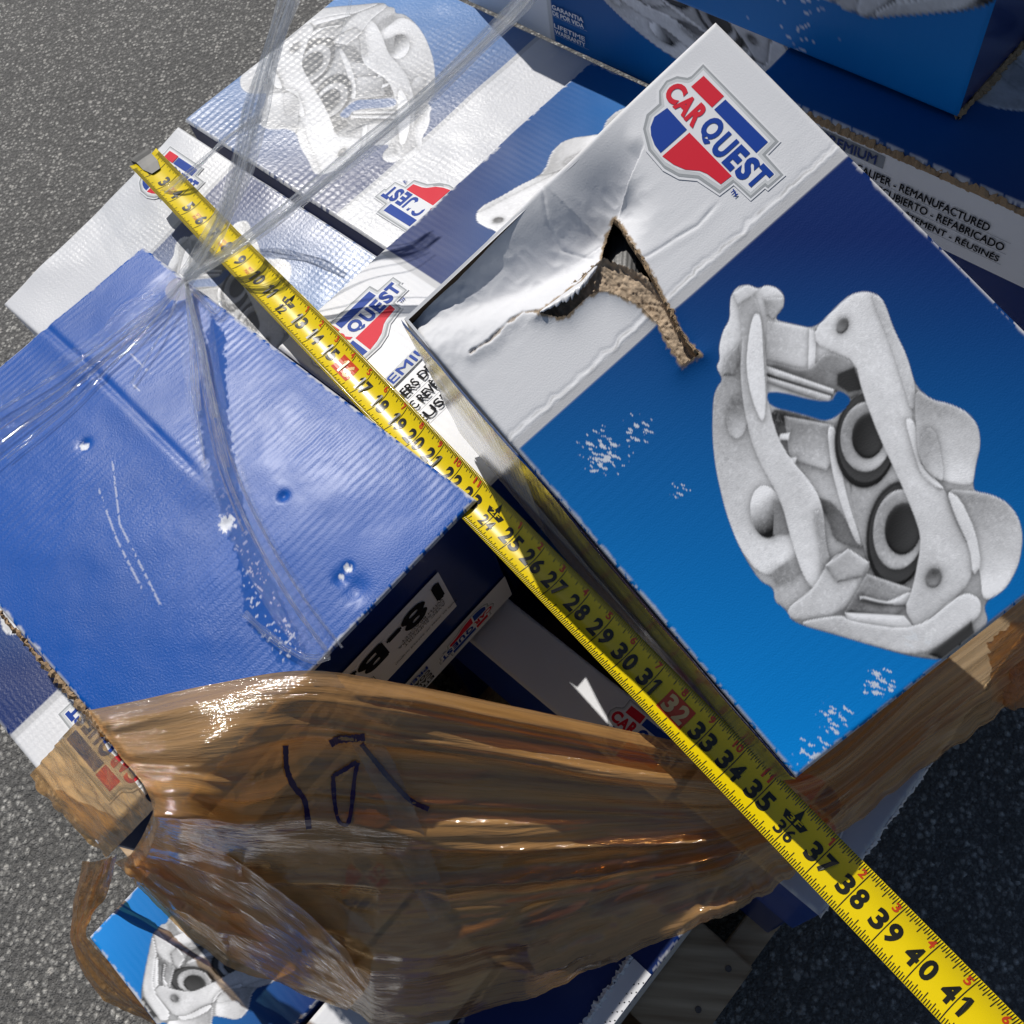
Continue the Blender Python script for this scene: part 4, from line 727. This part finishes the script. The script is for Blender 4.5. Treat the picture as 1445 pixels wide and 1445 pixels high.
dn_ = [kn, (270, 440, zb), (280, 490, zb), (290, 560, zb), (310, 650, zb), (345, 740, zb), (400, 840, zb), (455, 918, zb)]; lf_ = [kn, (220, 436, zb), (165, 482, zb), (95, 538, zb), (0, 602, zb), (-60, 645, zb)]
parts_ = [dict(pts=dn_, width=.030, seed=12, puck=.12, nw=25, mat=M_clear), dict(pts=lf_, width=.045, seed=14, puck=.10, nw=25, mat=M_clear)]
parts_ += [dict(pts=wander(dn_[:n_], dx, dy), width=wd, seed=30 + i, puck=1.0, nw=7, mat=M_thin) for i, (n_, dx, dy, wd) in enumerate(((4, -8, 20, .004), (5, -22, 0, .003), (8, 6, 0, .0035), (8, 28, -4, .0025), (5, 12, 10, .005), (4, 14, 30, .004), (6, -2, 10, .002)))]
parts_ += [dict(pts=wander(lf_[:n_], dx, dy), width=wd, seed=40 + i, puck=1.0, nw=7, mat=M_thin) for i, (n_, dx, dy, wd) in enumerate(((6, 0, -30, .004), (6, 0, 30, .003), (5, 10, 45, .0025), (4, 0, 0, .005), (6, 0, 5, .002), (3, 20, 60, .003), (6, 0, 60, .002)))]
parts_ += [dict(pts=[(345, 865, zb), (372, 890, zb), (405, 915, zb), (440, 930, zb), (466, 925, zb)], width=.006, seed=17, puck=.8, mat=M_thin), dict(pts=[(265, 400, zb), (290, 428, zb), (305, 440, zb), (312, 425, zb)], width=.006, seed=18, puck=.8, mat=M_thin)]
film_thing('clear_film', 'torn clear film strands running over the scuffed blue box top', at(*kn), parts_)
# film stretched over C2 and the shaded box faces
film_thing('clear_film', 'clear film hanging in folds over the shaded caliper face', at(860, 40, .9), [
    dict(pts=[uv(-.52, .655, .965), uv(-.50, .655, .90), uv(-.46, .655, .83), uv(-.40, .65, .785)], width=.085, seed=21, puck=.14, nw=31, mat=M_clear),
    dict(pts=[uv(-.60, .655, .965), uv(-.56, .652, .88), uv(-.50, .652, .80), uv(-.44, .65, .782)], width=.05, seed=22, puck=.15, nw=21, mat=M_clear)])
film_thing('clear_film', 'clear film patch on the jutting dark blue box', at(40, 980, .63), [dict(pts=[at(-20, 850, .70), at(40, 950, .66), at(100, 1040, .63)], width=.05, seed=23, puck=.10, nw=21, mat=M_clear)])

# brown stretch wrap ------------------------------------------------
cols = [[(125,1003,.823),(172,1070,.823),(216,1136,.822),(196,1195,.66),(165,1215,.56)],
 [(200,988,.824),(238,1075,.824),(264,1146,.816),(255,1220,.63),(225,1275,.52)],
 [(300,966,.825),(325,1070,.820),(345,1160,.75),(335,1260,.60),(318,1348,.49)],
 [(430,945,.827),(440,1050,.775),(450,1160,.71),(450,1280,.60),(440,1392,.47)],
 [(560,962,.805),(560,1060,.75),(570,1170,.70),(570,1290,.60),(560,1438,.46)],
 [(700,990,.785),(700,1070,.74),(700,1170,.70),(710,1270,.61),(722,1402,.49)],
 [(850,1022,.770),(850,1090,.735),(850,1160,.70),(850,1240,.63),(850,1348,.55)],
 [(980,1050,.755),(985,1100,.73),(985,1155,.705),(990,1210,.67),(1000,1280,.63)],
 [(1060,1068,.748),(1060,1102,.725),(1065,1140,.705),(1075,1180,.68),(1092,1224,.645)],
 [(1150,1050,.748),(1158,1080,.73),(1165,1110,.71),(1172,1140,.685),(1182,1170,.65)],
 [(1290,930,.75),(1295,965,.73),(1300,1000,.71),(1305,1030,.685),(1312,1068,.65)],
 [(1400,845,.755),(1400,890,.735),(1405,920,.71),(1410,950,.68),(1418,988,.645)],
 [(1500,770,.76),(1500,815,.735),(1500,850,.71),(1500,890,.68),(1505,930,.65)]]
NR, NC = 150, 360
ctrl = np.array([[at(*p) for p in c_] for c_ in cols]); rowsC = np.array([catmull(c_, NR) for c_ in ctrl]); G_ = np.array([catmull(rowsC[:, i], NC) for i in range(NR)])
aa, bb = np.meshgrid(np.linspace(0, 1, NR), np.linspace(0, 1, NC), indexing='ij'); GS = G_.copy()
gu = np.gradient(G_, axis=0); gv = np.gradient(G_, axis=1); nrm = np.cross(gu, gv); nrm /= np.linalg.norm(nrm, axis=-1, keepdims=True) + 1e-9; nrm *= np.where((nrm * (CAM - G_)).sum(-1, keepdims=True) > 0, 1, -1)
vw = CAM - G_; vw /= np.linalg.norm(vw, axis=-1, keepdims=True); nrm = .45 * nrm + vw; nrm /= np.linalg.norm(nrm, axis=-1, keepdims=True)
fan = .55 + .45 * np.abs(bb - .62) ** .5
def ridge(x, y, sd_): return 1 - np.abs(2 * vnoise(x, y, sd_) - 1)
aw = aa + .05 * np.sin(bb * 6) + .03 * (fbm(bb * 6, aa * 3, 214, 2) - .5)
pleat = (ridge(aw * 9, bb * 1.6, 201) ** 2 - .3) * .016 + (ridge(aw * 21, bb * 2.6, 205) ** 2 - .3) * .0045 + (vnoise(aw * 46, bb * 3.5, 206) - .5) * .0008 + (vnoise(aa * 5 + 1.5 * np.sin(bb * 4), bb * 2.5, 208) - .5) * .016 + (ridge(aa * 9, bb * 15, 209) ** 2 - .3) * .010 * sstep(.45, .9, aa) + (ridge(aa * 20, bb * 34, 213) - .5) * .0045 * sstep(.35, .8, aa)
edge = sstep(0, .05, aa) * sstep(0, .02, bb); G_ = G_ + nrm * (pleat * edge * (1 - .5 * sstep(.55, 1, bb)) + .003)[..., None]
rag = ((fbm(bb * 60, aa * 0 + 4, 210, 4) - .5) * .05 + (fbm(bb * 9, aa * 0 + 7, 211, 2) - .5) * .05) * sstep(.8, 1.0, aa); G_ = G_ + (gu / (np.linalg.norm(gu, axis=-1, keepdims=True) + 1e-9)) * (rag * .28 + .012 * sstep(.85, 1, aa))[..., None]
wr = empty('brown_stretch_wrap', at(560, 1438, .46), 'brown plastic stretch wrap pulled round the lower boxes with marker strokes', 'plastic wrap')
main = sheet('wrap_sheet', G_, M_brown, wr, (1, 2.2))
bw = bmesh.new(); bw.from_mesh(main.data); bvh = BVHTree.FromBMesh(bw); _ix = np.arange(NR * NC).reshape(NR, NC); bvs = BVHTree.FromPolygons([tuple(p) for p in GS.reshape(-1, 3)], [tuple(q) for q in np.stack([_ix[:-1, :-1], _ix[1:, :-1], _ix[1:, 1:], _ix[:-1, 1:]], -1).reshape(-1, 4).tolist()])
# wing over the jutting box, second overlapping layer, loose flap hanging on the left
def ruled(name, A_, B_, mat, amp, seed, nr=60, nc=60, mids=None, uvs=(1, 1)):
    a_ = catmull([at(*p) for p in A_], nc); b_ = catmull([at(*p) for p in B_], nc); mm_ = catmull([at(*p) for p in mids], nc) if mids else (a_ + b_) / 2
    g = np.array([[a_[j] * (1 - k) * (1 - 2 * k) + mm_[j] * 4 * k * (1 - k) + b_[j] * k * (2 * k - 1) for j in range(nc)] for k in np.linspace(0, 1, nr)])
    x_, y_ = np.meshgrid(np.linspace(0, 1, nr), np.linspace(0, 1, nc), indexing='ij'); g1 = np.gradient(g, axis=0); g2 = np.gradient(g, axis=1); n_ = np.cross(g1, g2); n_ /= np.linalg.norm(n_, axis=-1, keepdims=True) + 1e-9
    n_ *= np.where((n_ * (CAM - g)).sum(-1, keepdims=True) > 0, 1, -1); g = g + n_ * ((fbm(x_ * 12, y_ * 6, seed, 4) - .5) * amp)[..., None]
    return sheet(name, g, mat, wr, uvs)
ruled('wrap_wing', [(118,1003,.825),(165,1068,.825),(220,1138,.824)], [(40,1095,.622),(85,1150,.612),(150,1210,.59)], M_brown, .007, 220, mids=[(80,1050,.70),(125,1110,.70),(185,1175,.69)], uvs=(.5, 1))
ruled('loose_flap', [(165,1205,.55),(150,1265,.42),(124,1318,.385),(175,1382,.37),(250,1452,.35)], [(120,1215,.42),(104,1275,.32),(104,1345,.26),(150,1408,.24),(225,1445,.24)], M_brown2, .012, 221, mids=[(140,1215,.50),(122,1275,.38),(112,1330,.33),(162,1396,.31),(238,1449,.30)])
ruled('wrap_fold', [(218,1140,.80),(330,1210,.70),(450,1300,.62),(520,1390,.55)], [(170,1222,.57),(270,1310,.52),(380,1380,.48),(490,1425,.47)], M_brown, .007, 222, mids=[(195,1190,.68),(300,1265,.60),(420,1345,.55),(505,1410,.51)], uvs=(.6, 1))
ruled('crumpled_end', [(1395,905,.72),(1430,880,.72),(1470,870,.72)], [(1400,985,.64),(1430,1000,.64),(1470,985,.64)], M_brown2, .012, 223)
# clear flaps over the brown wrap
def patch(name, outline, mat, lift, seed, amp=.003, n=120):
    """a scrap of film lying on the brown wrap: grid over the outline's bounds, kept inside it"""
    P_ = np.array(outline, float); lo, hi = P_.min(0), P_.max(0); X, Y = np.meshgrid(np.linspace(lo[0], hi[0], n), np.linspace(lo[1], hi[1], n), indexing='ij'); ins = sdf(X, Y, P_) > 0
    vv = []; idm = -np.ones((n, n), int); uvl = []
    for i in range(n):
        for j in range(n):
            if ins[i, j]:
                d = unit(at(X[i, j], Y[i, j], .5) - CAM); h_, nn2, _, _ = bvs.ray_cast(Vector(CAM), Vector(d))
                if h_ is None: continue
                k = vnoise(np.array([i * .10]), np.array([j * .04]), seed)[0]; idm[i, j] = len(vv); vv.append(np.array(h_) - d * (lift + amp * k)); uvl.append((i / n, j / n))
    ff = [(idm[i, j], idm[i + 1, j], idm[i + 1, j + 1], idm[i, j + 1]) for i in range(n - 1) for j in range(n - 1) if min(idm[i, j], idm[i + 1, j], idm[i + 1, j + 1], idm[i, j + 1]) >= 0]
    o = mesh(name, vv, ff, wr, mat, True); ul = o.data.uv_layers.new(name='UVMap')
    for lp in o.data.loops: ul.data[lp.index].uv = uvl[lp.vertex_index]
    return o
M_flap = film('grey_film_flap', (.86, .87, .88), (.6, .6, .6), .05, .22, .10, (6, 3, 1), .12, .5, .002, 1.3)
patch('clear_flap', [(425,940),(470,945),(520,1010),(560,1080),(590,1150),(640,1285),(610,1305),(560,1210),(545,1140),(500,1060),(460,1000)], M_flap, .013, 230)
patch('clear_flap', [(180,1130),(300,1180),(420,1230),(520,1300),(570,1370),(500,1390),(400,1310),(300,1250),(210,1190)], M_flap, .013, 231)
0 and patch('clear_flap', [(540,1150),(600,1150),(640,1290),(585,1300),(555,1240)], M_flap, .017, 232)
# marker strokes
def stroke(pts, wpx):
    C_ = catmull([(x, y, 0) for x, y in pts], 40)[:, :2]; v = []
    for i, p in enumerate(C_):
        tg = unit(C_[min(i + 1, 39)] - C_[max(i - 1, 0)]); nn2 = np.array([-tg[1], tg[0]]); k = wpx * (.8 + .4 * random.random())
        for sg in (-.5, .5):
            x, y = p + nn2 * sg * k; d = unit(at(x, y, .5) - CAM); h_ = bvh.ray_cast(Vector(CAM), Vector(d))[0]; v.append((np.array(h_) if h_ is not None else at(x, y, .75)) - d * .0015)
    return mesh('marker_stroke', v, [(2 * i, 2 * i + 1, 2 * i + 3, 2 * i + 2) for i in range(39)], wr, M_marker)
for p_, k in (([(403,1052),(405,1085),(415,1110),(430,1130),(436,1170)], 8), ([(470,1095),(472,1130),(478,1158),(490,1163),(496,1140),(500,1100),(505,1076)], 6), ([(470,1095),(488,1085),(503,1075)], 6),
              ([(466,1050),(478,1044),(500,1042),(515,1040)], 10), ([(510,1050),(530,1075),(555,1105),(580,1130),(605,1142)], 7)): stroke(p_, k)
bw.free()
